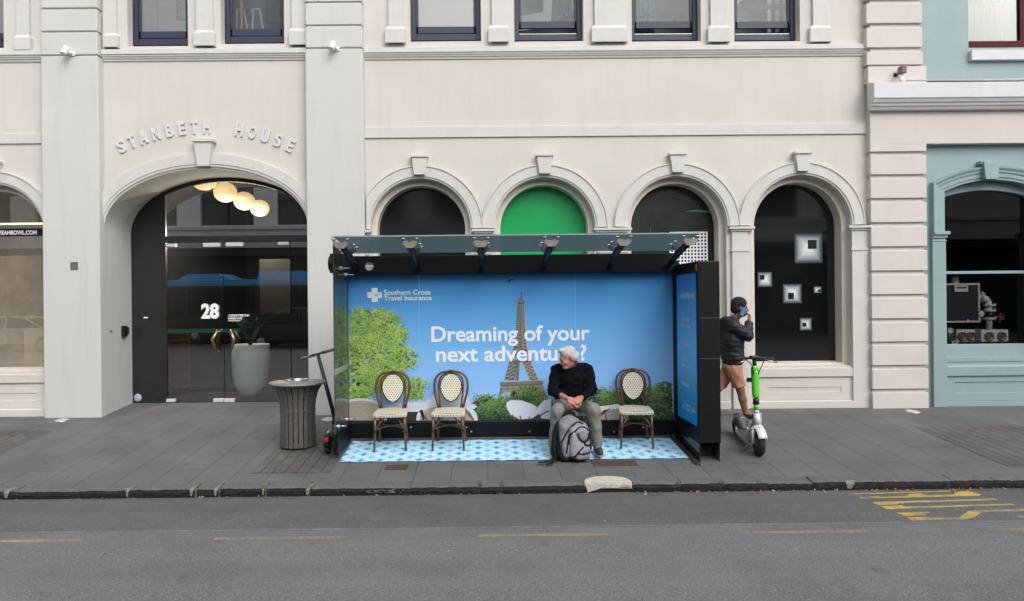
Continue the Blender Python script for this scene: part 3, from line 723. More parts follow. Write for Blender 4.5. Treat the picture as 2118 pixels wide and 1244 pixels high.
# panes of the arched windows
greenb = M('green_vinyl', (.008, .37, .105), .28, var=.06, vs=1)
def paneshape(c, zs, zb): return arch(c, zs, RG+.03, zb, 40)
warml = emit('warm_strip', (1.0, .75, .4), 2.0)
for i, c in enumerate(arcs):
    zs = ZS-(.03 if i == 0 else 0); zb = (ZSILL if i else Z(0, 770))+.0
    m = [shopglass2, blackglass2, greenb, M('painted_sheen_film', (.022, .027, .024), .24, var=.6, vs=.9), blackglass][i]  # dark film pane: its mottled grey puts a reflected sheen into the colour
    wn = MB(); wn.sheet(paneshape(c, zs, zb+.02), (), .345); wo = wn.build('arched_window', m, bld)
    if i == 3:
        wi = MB(); wi.prism(paneshape(c, zs, zb+.02), (), .42, .43); wi.build('backing_panel', greenb if i == 2 else M('dark_backing', (.05,.052,.05), .5, var=.7, vs=1.2), wo)
    if i == 3:
        # green reflection painted as flat shapes, and white perforated grid on the glass
        k = MB()
        xs_ = [X(1345, 440, .34), X(1352, 440, .34)]; k.box(xs_[0], xs_[0]+.006, .340, .342, zs-.25, zs+.05)
        k.prism([(X(1415, 437, .34), Z(1415, 438, .34)), (X(1440, 433, .34), Z(1440, 434, .34)), (X(1474, 437, .34), Z(1474, 437, .34)), (X(1474, 441, .34), Z(1474, 441, .34)), (X(1440, 438, .34), Z(1440, 438, .34))], (), .3385, .342)
        k.build('painted_green_reflection', M('painted_green_reflection', (.02, .22, .09), .4), wo)
        k = MB(); xa_, za_ = W(1387, 570, .338); xb_, zt_ = W(1462, 481, .338); nx_, nz_ = 11, 13
        p = (xb_-xa_)/nx_
        for q in range(nx_+1): k.box(xa_+q*p-.0105, xa_+q*p+.0105, .336, .339, zt_-p*nz_, zt_)
        for q in range(nz_+1): k.box(xa_-.0105, xb_+.0105, .333, .3355, zt_-q*p-.0105, zt_-q*p+.0105)
        k.build('white_grid_print', M('white_vinyl', (.78,.80,.82), .5), wo)
    if i == 4:
        vin = M('white_vinyl_fade', (.8, .84, .86), .5); t = vin.node_tree; N = t.nodes; L = t.links
        # printed soft-edged square: ink density falls towards the rim of the print
        tc = N.new('ShaderNodeTexCoord'); sp = N.new('ShaderNodeSeparateXYZ'); L.new(tc.outputs['Generated'], sp.inputs[0])
        def tri(o):
            a = N.new('ShaderNodeMath'); a.operation = 'PINGPONG'; a.inputs[1].default_value = .5; L.new(o, a.inputs[0]); return a.outputs[0]
        mn = N.new('ShaderNodeMath'); mn.operation = 'MINIMUM'; L.new(tri(sp.outputs[0]), mn.inputs[0]); L.new(tri(sp.outputs[2]), mn.inputs[1])
        cr = N.new('ShaderNodeValToRGB'); L.new(mn.outputs[0], cr.inputs[0]); e = cr.color_ramp.elements
        e[0].position = .0; e[0].color = (.008, .012, .012, 1); e[1].position = .4; e[1].color = (.66, .70, .73, 1)
        q = e.new(.07); q.color = (.06, .09, .09, 1); q = e.new(.16); q.color = (.26, .31, .33, 1)
        L.new(cr.outputs[0], N['Principled BSDF'].inputs['Base Color'])
        blk = M('black_vinyl', (.006, .006, .007), .3)
        for (a, b, u, v, sa, sb, su, sv) in ((1643, 1701, 484, 545, 1671, 1689, 497, 515), (1567, 1597, 563, 594, 1572, 1581, 569, 579), (1619, 1658, 588, 628, 1630, 1642, 606, 619), (1683, 1699, 593, 607, 1692, 1697, 599, 604), (1654, 1679, 658, 684, 1660, 1668, 668, 676)):
            k = MB(); k.box(X(a, u, .34), X(b, u, .34), .340, .3445, Z(a, v, .34), Z(a, u, .34)); ko = k.build('printed_square', vin, wo)
            k = MB(); k.box(X(sa, su, .337), X(sb, su, .337), .336, .339, Z(sa, sv, .337), Z(sa, su, .337)); k.build('printed_dot', blk, wo)
# left shop: sign band, warm strip light, brown paper, room
wo = [o for o in kids(bld) if o.name.startswith('arched_window')][0]
c = arcs[0]; xr = c+RG+.02
mb = MB(); mb.box(c-RG, xr, .338, .342, Z(40, 489, .34), Z(40, 473, .34)); mb.build('sign_band', M('sign_dark', (.008, .007, .014), .5, spec=.2), wo)
mb = MB(); text_fit(mb, 'YEAHBOWL.COM', X(-4, 481, .335), X(76, 481, .335), Z(40, 486, .335), Z(40, 477, .335), .335, .035); mb.build('sign_lettering', white_ink, wo)
mb = MB(); mb.box(c-RG, xr, .50, .52, Z(40, 465, .5), Z(40, 461.5, .5)); mb.build('strip_lamp', warml, wo)
paper = M('brown_paper', (.46, .37, .29), .8, var=.2, vs=2.5, bump=.6, bs=5, streak=.2)
mb = MB(); mb.box(c-RG, xr, .385, .39, Z(40, 765, .39), Z(40, 529, .39)); mb.build('brown_paper', paper, wo)
mb = MB(); mb.box(X(50, 700, .378), xr, .376, .380, Z(40, 762, .38), Z(40, 683, .38)); mb.build('cardboard', M('cardboard', (.60, .48, .33), .8, var=.1), wo)
mb = MB(); mb.box(c-2, c+1.5, 1.2, 1.25, 0, 4); mb.box(c-2, c+1.5, .4, 1.2, 3.75, 3.8); mb.build('room', M('shop_room', (.72, .68, .62), .8, var=.1), wo)
# ------------------------------------------------------------------ arched entrance
D2 = .80
tun = MB(); path = [(ex-ea, -.3)]+[(ex-ea*math.cos(PI*i/60), ezs+eb*math.sin(PI*i/60)) for i in range(61)]+[(ex+ea, -.3)]
tun.sweep(path, [(-.004, -.002), (-.004, D2+.1), (.2, D2+.1), (.2, .119), (.02, .119), (.02, -.002)]); tun.build('entrance_reveal', stucco_w, bld)
pm = [(-.012, 0), (-.012, -.02), (.012, -.03), (.02, -.045), (.05, -.048), (.06, -.058), (.215, -.06), (.225, 0)]
pth = [(ex-ea*math.cos(t), ezs+eb*math.sin(t)) for t in [R(6)+i*R(168)/60 for i in range(61)]]
mbm = MB(); mbm.sweep(pth, pm); lo, hi = P1[1]-.01, P2[0]+.01
mbm.v = [(min(max(x, lo), hi), y, z) for x, y, z in mbm.v]; mbm.build('entrance_moulding', trim_w, bld)
zk = Z(420, 347); zt = Z(420, 291); xk = X(421, 320, -.1)
k = MB(); k.prism([(xk-.09, zk), (xk+.09, zk), (xk+.135, zt-.05), (xk-.135, zt-.05)], (), -.13, 0); k.box(xk-.165, xk+.165, -.155, 0, zt-.05, zt); k.build('keystone', trim_w, bld, bevel=.005)
# raised letters along the arch
lt = MB()
for li, (ch, px) in enumerate(zip('STANBETHHOUSE', (250, 272, 295, 322, 350, 376, 401, 428, 495, 522, 549, 575, 601))):
    if li == 8: lt.build('lettering', M('letter_white', (.62,.62,.62), .5), bld, bevel=.003); lt = MB()
    vs, fs = textmesh(ch, .03, 1, .5)
    a = min(v[0] for v in vs); b = max(v[0] for v in vs); u = min(v[1] for v in vs); v_ = max(v[1] for v in vs)
    th = math.asin((px-427)/411); py = 263+411*(1-math.cos(th)); cx_, cz_ = W(px, py, -.02); wd_, ht_ = (.118 if ch not in 'TE' else .105), .20
    out = []
    for v in vs:
        lx_ = ((v[0]-a)/(b-a)-.5)*wd_; lz = ((v[1]-u)/(v_-u)-.5)*ht_
        out.append((cx_+lx_*math.cos(th)+lz*math.sin(th), -.013-v[2]*.022, cz_-lx_*math.sin(th)+lz*math.cos(th)))
    lt.add(out, fs)
lt.build('lettering', M('letter_white', (.62,.62,.62), .5), bld, bevel=.003)
# steel frame and glass
fl = []
gx0 = X(343, 600, D2); gx1 = ex+ea+.12; zt1 = Z(460, 501, D2); zt0 = Z(460, 488, D2)
fx, fa, fb = ex, ea-.06, eb-.05
def ell_z(x): return ezs+fb*math.sqrt(max(0, 1-((x-fx)/fa)**2))
fan = [(gx0, zt0)]+[(gx1-.2, zt0)]
xsn = [gx1-.2-(gx1-.2-gx0)*i/40 for i in range(41)]
fan = [(gx0, zt0), (gx1-.2, zt0)]+[(x, max(zt0+.02, ell_z(x)-.015)) for x in xsn]
dz0 = gz(D2)+.012
fo = [(ex-ea-.1, -.3), (ex+ea+.1, -.3)]+[(ex+(ea+.1)*math.cos(PI*i/40), ezs+(eb+.1)*math.sin(PI*i/40)) for i in range(41)]
mb = MB(); mb.prism(fo, [fan, [(gx0, dz0), (gx1-.2, dz0), (gx1-.2, zt1), (gx0, zt1)]], D2, D2+.06)
door = mb.build('entrance_frame', M('dark_steel', (.016,.017,.019), .4, var=.2, vs=3), bld, bevel=.004)
MB().sheet(fan, (), D2+.03).build('fanlight', fanglass, door, recalc=False)
xm = X(462, 700, D2)
for a, b in ((gx0, xm-.006), (xm+.006, X(600, 700, D2)), (X(602, 700, D2), gx1-.2)):
    MB().sheet([(a, dz0), (b, dz0), (b, zt1-.005), (a, zt1-.005)], (), D2+.03).build('glass_door', doorglass, door, recalc=False)
for (a, b, u, v) in ((420, 455, 503, 511), (467, 503, 502, 510), (343, 363, 505, 511), (575, 598, 501, 507), (441, 462.0, 825, 832), (463.0, 485, 825, 832), (344, 362, 826, 832), (625, 640, 825, 831)):
    MB().box(X(a, u, D2), X(b, u, D2), D2-.01, D2+.06, Z(a, v, D2), Z(a, u, D2)).build('patch_fitting', M('satin_alu', (.75,.75,.76), .4, metal=.3), door, bevel=.004)
brz = M('bronze', (.40, .32, .21), .35, metal=1, var=.2, vs=15)
for s_, px in ((-1, 445), (1, 480)):
    hb = MB(); pts = [(px+s_*-7*-1*0+(-(-5) if s_ < 0 else -5), 683), (px+s_*5, 702), (px+(4 if s_ < 0 else -4), 732)]
    wv = [7, 11, 5]
    q = [W(a, b, D2-.06) for a, b in pts]
    hb.polytube([(q[0][0], D2-.05, q[0][1]), (q[1][0], D2-.075, q[1][1]), (q[2][0], D2-.05, q[2][1])], [.018, .036, .014], 6)
    hb.tube((q[0][0], D2-.05, q[0][1]-.03), (q[0][0], D2+.03, q[0][1]-.03), .012); hb.tube((q[2][0], D2-.05, q[2][1]+.03), (q[2][0], D2+.03, q[2][1]+.03), .012)
    hb.build('door_handle', brz, door)
mb = MB(); text_fit(mb, '28', X(416, 645, D2), X(453, 645, D2), Z(435, 660, D2), Z(435, 628, D2), D2-.002, .045); mb.build('door_number', M('number_white', (.85,.86,.88), .5), door)
mb = MB(); text_fit(mb, 'CUSTOMS STREET EAST', X(472, 653, D2), X(516, 653, D2), Z(490, 655.2, D2), Z(490, 650.6, D2), D2-.002, .05); text_fit(mb, 'STANBETH HOUSE', X(472, 660, D2), X(501, 660, D2), Z(490, 661.2, D2), Z(490, 656.8, D2), D2-.002, .05)
mb.box(X(472, 664, D2), X(498, 664, D2), D2-.003, D2-.001, Z(490, 664.5, D2), Z(490, 663, D2)); mb.build('door_lettering', white_ink, door)
mb = MB(); mb.lathe([(.0001, 0), (.062, 0), (.064, -.002)], (X(285, 821, D2), D2-.004, Z(285, 823, D2)), 28, Rm(90)); mb.build('round_sticker', M('sticker_blue_white', (.40,.46,.54), .5, var=.1, vs=30), door)
mb = MB(); mb.box(X(297, 657, D2), X(306, 657, D2), D2-.004, D2-.001, Z(300, 659, D2), Z(300, 656, D2)); mb.build('small_sticker', white_ink, door)
# lobby
lob = MB(); a, b = ex-ea-.3, ex+ea+.4
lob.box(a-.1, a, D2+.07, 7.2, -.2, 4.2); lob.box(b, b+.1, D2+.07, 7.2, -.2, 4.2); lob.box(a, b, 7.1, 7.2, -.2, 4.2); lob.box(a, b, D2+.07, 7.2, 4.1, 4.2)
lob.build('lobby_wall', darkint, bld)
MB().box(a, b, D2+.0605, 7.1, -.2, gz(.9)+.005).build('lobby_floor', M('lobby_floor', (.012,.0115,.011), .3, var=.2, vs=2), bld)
mb = MB(); mb.box(X(540, 560, 3.5), X(603, 560, 3.5), 3.4, 3.5, Z(560, 650, 3.5), Z(560, 537, 3.5)); mb.build('wood_panel', M('oak_panel', (.011, .008, .004), .5, var=.2, vs=4), bld)
mb = MB(); mb.box(X(356, 700, 1.9), X(395, 700, 1.9), 1.8, 1.86, .08, Z(370, 690, 1.9)); tag(mb.build('lobby_board', M('orange_brown_board', (.14, .05, .02), .5, var=.3, vs=4)), 'dim orange brown board standing inside the left of the glass entrance', 'board')
# pendant globes
glow = emit('lamp_glass', (.8, .72, .58), 1.0); t_ = glow.node_tree; N = t_.nodes; L = t_.links; p_ = N['Principled BSDF']
tc = N.new('ShaderNodeTexCoord'); sp = N.new('ShaderNodeSeparateXYZ'); L.new(tc.outputs['Generated'], sp.inputs[0]); cr = N.new('ShaderNodeValToRGB'); L.new(sp.outputs[2], cr.inputs[0])
e = cr.color_ramp.elements; e[0].position = .0; e[0].color = (.95, .50, .14, 1); e[1].position = 1; e[1].color = (.62, .44, .22, 1); q = e.new(.35); q.color = (1.0, .66, .28, 1)
L.new(cr.outputs[0], p_.inputs['Emission Color'])
for i, (px, py, rp, yy, lab) in enumerate(((422, 371, 26, 1.05, 'half hidden globe lamp, nearest the door head'), (466, 398, 23.5, 1.9, 'second globe lamp from the left in the entrance'), (505, 416, 21.5, 2.8, 'third globe lamp from the left in the entrance'), (537, 431, 19.5, 3.7, 'smallest, farthest globe lamp in the entrance'))):
    x_, z_ = W(px, py, yy); r_ = rp/1430*(yy+10.65); t = thing('pendant_lamp', lab, 'pendant lamp', (x_, yy, z_), group='glowing globe lamps in the entrance')
    MB().ell((0,0,0), (r_, r_, r_*.88), 28, 16).build('globe', glow, t)
    ld = bpy.data.lights.new('globe_fill_light', 'POINT'); ld.energy = (4, 45, 50, 40)[i]; ld.color = (1.0, .88, .72); ld.shadow_soft_size = .08
    lo_ = bpy.data.objects.new('globe_fill_light', ld); COL.objects.link(lo_); lo_.parent = t; lo_.location = (0, 0, -.75)  # unseen point light added below the globe to spread its glow into the lobby
    mb = MB(); mb.lathe([(.03, r_*.84), (.05, r_*.9), (.012, r_*.98), (.008, 4.1-z_)], (0,0,0), 12); mb.build('stem', blackm, t)
# planter in the lobby
x_, z_ = W(519, 790, 1.4); rb = .335; t = thing('planter', 'tall pale grey-green egg-shaped planter behind the right glass door', 'planter', (x_, 1.4, gz(.9)+.005))
zt_ = Z(519, 713, 1.4)-gz(.9)
MB().lathe([(.0001, .01), (.10, 0), (.17, .03), (.235, .11), (.275, .22), (.30, .36), (.315, .6), (.317, zt_), (.30, zt_), (.295, zt_-.06), (.0001, zt_-.07)], (0,0,0), 40).build('pot', M('pale_glaze', (.80,.90,.90), .5, var=.05), t)
mb = MB(); rp = random.Random(2)
for k in range(46):
    a = rp.uniform(0, 2*PI); L_ = rp.uniform(.35, .75); dx, dy = math.cos(a), math.sin(a); sp = rp.uniform(.15, .5); wd_ = rp.uniform(.03, .06)
    pts = [(dx*sp*L_*u**1.5, dy*sp*L_*u**1.5, zt_-.06+L_*u*(1-.25*u)) for u in (0, .3, .6, .85, 1)]
    vs = []
    for j, p in enumerate(pts):
        w2 = wd_*(.3, .9, 1, .6, .05)[j]; vs += [(p[0]-dy*w2, p[1]+dx*w2, p[2]), (p[0]+dy*w2, p[1]-dx*w2, p[2]+.01)]
    mb.add(vs, [(2*j, 2*j+1, 2*j+3, 2*j+2) for j in range(4)])
mb.build('foliage', M('dark_foliage', (.03, .06, .025), .5, var=.3, vs=20), t, recalc=False)
# vent and intercom
mb = MB(); xv, zv = W(154, 550, -.15); mb.prism([(xv-.055, zv-.055), (xv+.055, zv-.055), (xv+.055, zv+.055), (xv-.055, zv+.055)], [[(xv-.04, zv-.04), (xv+.04, zv-.04), (xv+.04, zv+.04), (xv-.04, zv+.04)]], -.162, -.149)
for k in range(4): mb.box(xv-.04, xv+.04, -.158, -.1495, zv-.032+k*.02, zv-.022+k*.02)
tag(mb.build('vent_grille', steeld), 'small square metal vent on the left white pillar', 'vent')
t = thing('intercom', 'black intercom unit on the left reveal of the entrance', 'intercom', (ex-ea, .55, Z(262, 685, .55)))
MB().box(.001, .05, -.09, .02, -.095, .085).build('housing', blackm, t, bevel=.01); MB().box(.001, .035, .05, .11, -.05, .06).build('card_reader', blackm, t, bevel=.006)
mb = MB(); mb.box(.001, .02, -.42, -.38, .01, .03); mb.build('bell_push', steeld, t)

# ------------------------------------------------------------------ teal building on the right
tb = thing('teal_building', 'teal painted shop building with cream block pilaster, white cornice and arched window', 'building')
Q0, Q1 = X(1803, 600, -.12), X(1919, 600, -.12)
RX = 13.0
# block pilaster
mb = MB(); mb.box(Q0+.02, Q1-.03, -.08, .10, -.4, Z(1860, 180))
ys = (846, 807, 758, 709, 661, 611, 562, 512, 462, 412, 363, 315)
for u, v in zip(ys[:-1], ys[1:]): mb.box(Q0, Q1, -.12, .08, (Z(1860, u, -.12)+.0) if u == 846 else Z(1860, u-2, -.12), Z(1860, v+6, -.12))
mb.v = [(x, y, z if z > .0 or z < -.3 else -.3) for x, y, z in mb.v]
ys2 = (136, 100, 50, 0, -50, -100, -150)
mb.box(Q0-.02+.05, Q1+.05-.1, -.085, .1, Z(1860, 150), TOP)
for u, v in zip(ys2[:-1], ys2[1:]): mb.box(Q0-.04, Q1-.04, -.12, .08, Z(1860, u-2, -.12), Z(1860, v+7, -.12))
mb.box(Q0-.03, Q1+.01, -.13, .08, Z(1860, 172, -.12), Z(1860, 138, -.12))
mb.build('block_pilaster', stucco_p, tb, bevel=.008)
# reveal strip joining the two buildings
MB().box(X(1796, 500), Q0+.03, -.06, .12, -.4, TOP).build('return_wall', stucco, tb)
# fascia + cornice
zf0 = Z(2000, 297, -.12); zf1 = Z(2000, 226, -.12)
MB().box(Q0, RX, -.121, .1, zf0, zf1).build('fascia', stucco_p, tb, bevel=.005)
MB().box(Q0, Q1, -.1205, .08, Z(1860, 313, -.12), zf0+.002).build('fascia_block', stucco_p, tb)
zt = Z(2000, 170, -.3); hh = (Z(2000, 170, -.3)-Z(2000, 201, -.3))
prof = [(-.1, zt+.06), (-.30, zt), (-.30, zt-hh), (-.285, zt-hh-.012), (-.265, zt-hh-.055), (-.245, zt-hh-.072), (-.235, zt-hh-.10), (-.215, zt-hh-.118), (-.195, zt-hh-.155), (-.12, zt-hh-.165)]
MB().extr_x(prof, X(1808, 190, -.3), RX).build('cornice', lav, tb, bevel=.004)
MB().tube((X(1875, 165, -.25), -.25, zt+.045), (RX, -.25, zt+.045), .014).build('conduit', lav, tb)
# lower teal wall with arched opening
wcx = X(2052, 400); wr = X(2106, 500)-wcx; zarc = Z(2052, 396); zsp = Z(1960, 404); zsl = Z(2050, 716)
wl, wr_ = X(1952, 500), X(1952, 500)+2*(wcx-X(1952, 500))
def seg(xa, xb, zs, rise, n=24):
    hw = (xb-xa)/2; Rr = (hw*hw+rise*rise)/(2*rise); cc = (xa+xb)/2; ccz = zs+rise-Rr; a = math.asin(hw/Rr)
    return [(cc+Rr*math.sin(-a+2*a*i/n), ccz+Rr*math.cos(-a+2*a*i/n)) for i in range(n+1)]
rise = .17; zs_ = Z(2052, 373)-rise
opn = [(wl, zsl-.25)]+seg(wl, wr_, zs_, rise)+[(wr_, zsl-.25)]
MB().prism([(Q1-.1, -.4), (RX, -.4), (RX, zf0+.1), (Q1-.1, zf0+.1)], [opn], 0, .12).build('wall', teal, tb)
# stepped architrave with shoulders
o_l = X(1923, 420); bw = wl-o_l
p_out = seg(wl, wr_, zs_, rise); pa_ = [(wl, Z(1940, 480))]+p_out+[(wr_, Z(1940, 480))]
arc_prof = [(0, 0), (0, -.03), (.035, -.032), (.04, -.045), (.10, -.047), (.105, -.062), (.135, -.066), (.165, -.085), (.19, -.088), (.2, 0)]
arc_prof = [(a*bw/.2, b) for a, b in arc_prof]
MB().sweep(pa_, arc_prof).build('architrave', teal, tb)
kx = X(2051, 350, -.12); k = MB(); k.prism([(kx-.095, Z(2050, 371, -.12)), (kx+.095, Z(2050, 371, -.12)), (kx+.125, Z(2050, 334, -.12)), (kx-.125, Z(2050, 334, -.12))], (), -.13, 0); k.box(kx-.15, kx+.12, -.11, 0, Z(2050, 340, -.1), Z(2050, 333, -.1)); k.build('keystone', teal, tb, bevel=.004)
pz = Z(1940, 480)
for s_ in (0, 1):
    def mx_(x): return x if not s_ else 2*wcx-x
    mb = MB(); mb.box(mx_(o_l), mx_(wl-.005), -.06, 0, -.4, pz-.12); mb.box(mx_(o_l-.005), mx_(wl+.0), -.068, 0, pz-.155, pz-.13)
    mb.box(mx_(o_l), mx_(wl+.012), -.08, 0, pz-.10, pz-.05); mb.box(mx_(o_l), mx_(wl+.035), -.11, 0, pz-.05, pz); mb.box(mx_(o_l), mx_(wl-.006), -.055, 0, pz-.13, pz-.1)
    mb.build('pilaster', teal, tb, bevel=.004)
# sash window
zmr = Z(2030, 564, .2); sg = .22
op2 = [(wl-.02, zsl-.2)]+[(x, z-.0) for x, z in seg(wl-.02, wr_+.02, zs_-.01, rise)]+[(wr_+.02, zsl-.2)]
gl1 = [(wl+.03, zsl+.0)]+seg(wl+.03, wr_-.045, Z(1990, 409, .2)-.02, .12)+[(wr_-.045, zsl)]
mb = MB(); mb.prism(op2, [gl1], .121, .26); sw = mb.build('sash_window', teal, tb, bevel=.004)
mb = MB(); mb.box(wl+.03, wr_-.045, .15, .21, zmr-.022, zmr+.022); mb.box(wl+.031, wr_-.046, .17, .24, zsl-.17, zsl+.02); mb.box(wr_-.095, wr_-.046, .17, .24, zsl, zmr-.03); mb.build('sash', teal, sw, bevel=.004)
zq_ = Z(2052, 385); MB().sheet([(wl+.031, zmr), (wr_-.046, zmr), (wr_-.046, zq_), (wl+.031, zq_)], (), .2).build('pane', glass('dark_navy_glass', (.06,.07,.10), .055), sw, recalc=False)
MB().sheet([(wl+.031, zsl), (wr_-.095, zsl), (wr_-.095, zmr), (wl+.031, zmr)], (), .225).build('pane', glass('plant_glass', (.95,.96,.95), .05), sw, recalc=False)
for px in (1981, 2077): MB().lathe([(.03, 0), (.012, .03), (.0001, .035)], (X(px, 724, .16), .17, Z(px, 725, .16)), 10, Rm(90)).build('sash_stud', blackm, sw)
mb = MB(); mb.box(wl-.02, wr_+.02, -.0, .26, zsl-.245, zsl-.172); mb.build('sill', teal, tb, bevel=.006)
z2 = Z(2050, 750, -.02)
mb = MB(); mb.extr_x([(.12, z2-.03), (-.02, z2-.04), (-.045, z2-.06), (-.045, z2-.20), (-.02, z2-.215), (.12, z2-.22)], wl-.0, wr_+.0); mb.build('sill_rail', teal, tb, bevel=.005)
z3 = Z(2050, 778); z4 = Z(2050, 829); z5 = Z(2050, 812)
mb = MB(); mb.prism([(wl+.001, z4), (wr_-.001, z4), (wr_-.001, z3), (wl+.001, z3)], [[(wl+.14, z5), (wr_-.14, z5), (wr_-.14, z3-.09), (wl+.14, z3-.09)]], -.014, 0); mb.box(wl+.001, wr_-.001, -.04, 0, -.3, z4-.002); mb.build('apron', teal, tb, bevel=.005)
# plant room behind the lower pane
mb = MB(); mb.box(wl-.4, wr_+.4, 1.6, 1.65, -.2, 3.9); mb.box(wl-.4, wl-.36, .27, 1.6, -.2, 3.9); mb.box(wr_+.36, wr_+.4, .27, 1.6, -.2, 3.9); mb.box(wl-.4, wr_+.4, .27, 1.6, zsl-.35, zsl-.3); mb.box(wl-.4, wr_+.4, .27, 1.6, 3.85, 3.9); mb.build('plant_room', M('plant_room', (.015,.015,.017), .8), tb)
YP = .32
def pp(px, py): return W(px, py, YP)
t = thing('control_cabinet', 'dark control cabinet with silver edge and small display in the teal window', 'control cabinet')
xa_, za_ = pp(1957, 668); xb_, zb_ = pp(2025, 586); MB().box(xa_-.12, xb_-.03, YP+.0, YP+.25, za_+.03, zb_-.03).build('cabinet_door', M('cabinet_dark', (.015,.017,.022), .35), t)
mb = MB(); mb.prism([(xa_-.15, za_), (xb_, za_), (xb_, zb_), (xa_-.15, zb_)], [[(xa_-.12, za_+.028), (xb_-.028, za_+.028), (xb_-.028, zb_-.03), (xa_-.12, zb_-.03)]], YP-.02, YP+.25); mb.build('edge_frame', M('alu_frame', (.62,.60,.56), .4, metal=.3), t, bevel=.004)
xd, zd = pp(1972, 604); xe, ze = pp(2000, 591); dd = MB().box(xd, xe, YP-.03, YP-.001, zd, ze).build('display', M('pale_plastic', (.62,.64,.66), .4), t, bevel=.003)
MB().box(xd+.025, xe-.025, YP-.033, YP-.0305, ze-.045, ze-.02).build('screen', M('lcd_green', (.05,.09,.07), .2), dd)
xs_, zs2 = pp(1984, 580); MB().lathe([(.0001, .07), (.05, .065), (.055, .05), (.055, -.05)], (xs_, YP+.1, zs2), 18).build('siren', M('cream_plastic', (.6,.55,.45), .5), t)
xs_, zs2 = pp(2002, 663); MB().ell((xs_, YP-.005, zs2), (.014, .012, .014), 10, 6).build('blue_lamp', emit('blue_led', (.05,.15,.8), .6), t)
galv = M('galvanised', (.72, .74, .76), .45, metal=.15, var=.2, vs=12)
t = thing('pipework', 'galvanised bent pipe with flanges and black valve in the teal window', 'pipe')
def pt(px, py): a, b = pp(px, py); return Vector((a, YP+.12, b))
mb = MB(); ctr = pt(2040, 632); rad = (pt(2057, 632)-ctr).x
pts = [pt(2020, 615), pt(2040, 615)]+[ctr+Vector((rad*math.sin(PI/2*i/8), 0, rad*math.cos(PI/2*i/8))) for i in range(1, 9)]+[pt(2057, 650), pt(2057, 682)]
mb.polytube(pts, .045, 16); mb.build('pipe', galv, t)
mb = MB()
for px, py in ((2057, 632), (2057, 643), (2057, 660)): q = pt(px, py); mb.lathe([(.03, -.014), (.092, -.014), (.092, .014), (.03, .014)], q, 20); mb.tube(q+Vector((-.075, -.03, -.03)), q+Vector((-.075, -.03, .03)), .01, n=8); mb.tube(q+Vector((.075, -.03, -.03)), q+Vector((.075, -.03, .03)), .01, n=8)
q = pt(2040, 615); mb.lathe([(.03, -.014), (.092, -.014), (.092, .014), (.03, .014)], q, 20, Rm(0, 90, 0)); mb.build('flange', galv, t)
q = pt(2057, 651); MB().lathe([(.05, -.045), (.08, -.04), (.08, .04), (.05, .045)], q, 20).build('valve_body', blackm, t)
t2 = thing('valve_wheel', 'red valve handwheel beside the bent pipe in the teal window', 'handwheel', tuple(pt(2083, 656)))
q = Rm(75, 0, 25)
mb = MB(); mb.polytube([q @ Vector((.05*math.cos(2*PI*i/20), .05*math.sin(2*PI*i/20), 0)) for i in range(20)], .012, 8, closed=True); mb.build('wheel_rim', M('red_paint', (.35, .03, .025), .4), t2)
mb = MB()
for i in range(3): mb.tube((0,0,0), q @ Vector((.05*math.cos(2*PI*i/3), .05*math.sin(2*PI*i/3), 0)), .007, n=6)
mb.ell((0,0,0), (.018,.018,.018), 10, 6); mb.build('wheel_spokes', M('red_paint', (.35,.03,.025), .4), t2)
mb = MB(); mb.tube((-.14, .03, 0), (0,0,0), .014); mb.tube((-.03, 0, -.02), (-.03, 0, -.10), .012); mb.build('spindle', steeld, t2)
for a, b, lab in ((1979, 2017, 'left galvanised pump housing with two round ports under the cabinet'), (2030, 2086, 'right galvanised pump housing with two round ports under the bent pipe')):
    xa_, za_ = pp(a, 708); xb_, zb_ = pp(b, 682); t = thing('pump_housing', lab, 'pump', group='pump housings in the teal window')
    MB().box(xa_, xb_, YP, YP+.25, za_, zb_).build('casing', galv, t, bevel=.015)
    for u in (.27, .73): 
        c_ = (xa_+(xb_-xa_)*u, YP, (za_+zb_)/2-.01); r_ = (zb_-za_)*.36
        MB().lathe([(r_, .0), (r_, .03), (r_*.72, .034), (r_*.6, .012), (r_*.25, .02), (.0001, .03)], c_, 22, Rm(90)).build('port', M('aged_brass', (.16,.12,.075), .4, metal=.6, var=.3, vs=30), t)
for px, py, lab in ((1963, 684, 'round white gauge at the lower left of the teal window'), (2027, 649, 'round gauge between cabinet and bent pipe')):
    a, b = pp(px, py); t = thing('pressure_gauge', lab, 'gauge', (a, YP-.03, b), group='pressure gauges')
    MB().lathe([(.05, .04), (.055, 0), (.048, -.008)], (0,0,0), 20, Rm(-90)).build('gauge_case', steel, t); MB().lathe([(.0001, -.002), (.048, -.001)], (0,0,0), 20, Rm(-90)).build('dial', M('dial_white', (.6,.62,.6), .4), t); MB().tube((0, .02, -.05), (0, .02, -.13), .01).build('stem', steeld, t)
a, b = pp(1970, 710); mb = MB(); mb.box(a-.05, a+.05, YP-.06, YP-.05, b-.03, b+.04); mb.cur = 1; mb.box(a-.035, a+.035, YP-.062, YP-.0601, b+.005, b+.03); mb.cur = 2; mb.box(a-.02, a+.02, YP-.062, YP-.0601, b-.025, b-.01)
tag(mb.build('warning_card', [M('card_white', (.65,.64,.62), .6), M('card_red', (.4,.03,.03), .6), M('card_green', (.05,.2,.08), .6)]), 'small red and white card at the lower left corner of the teal window', 'sign')
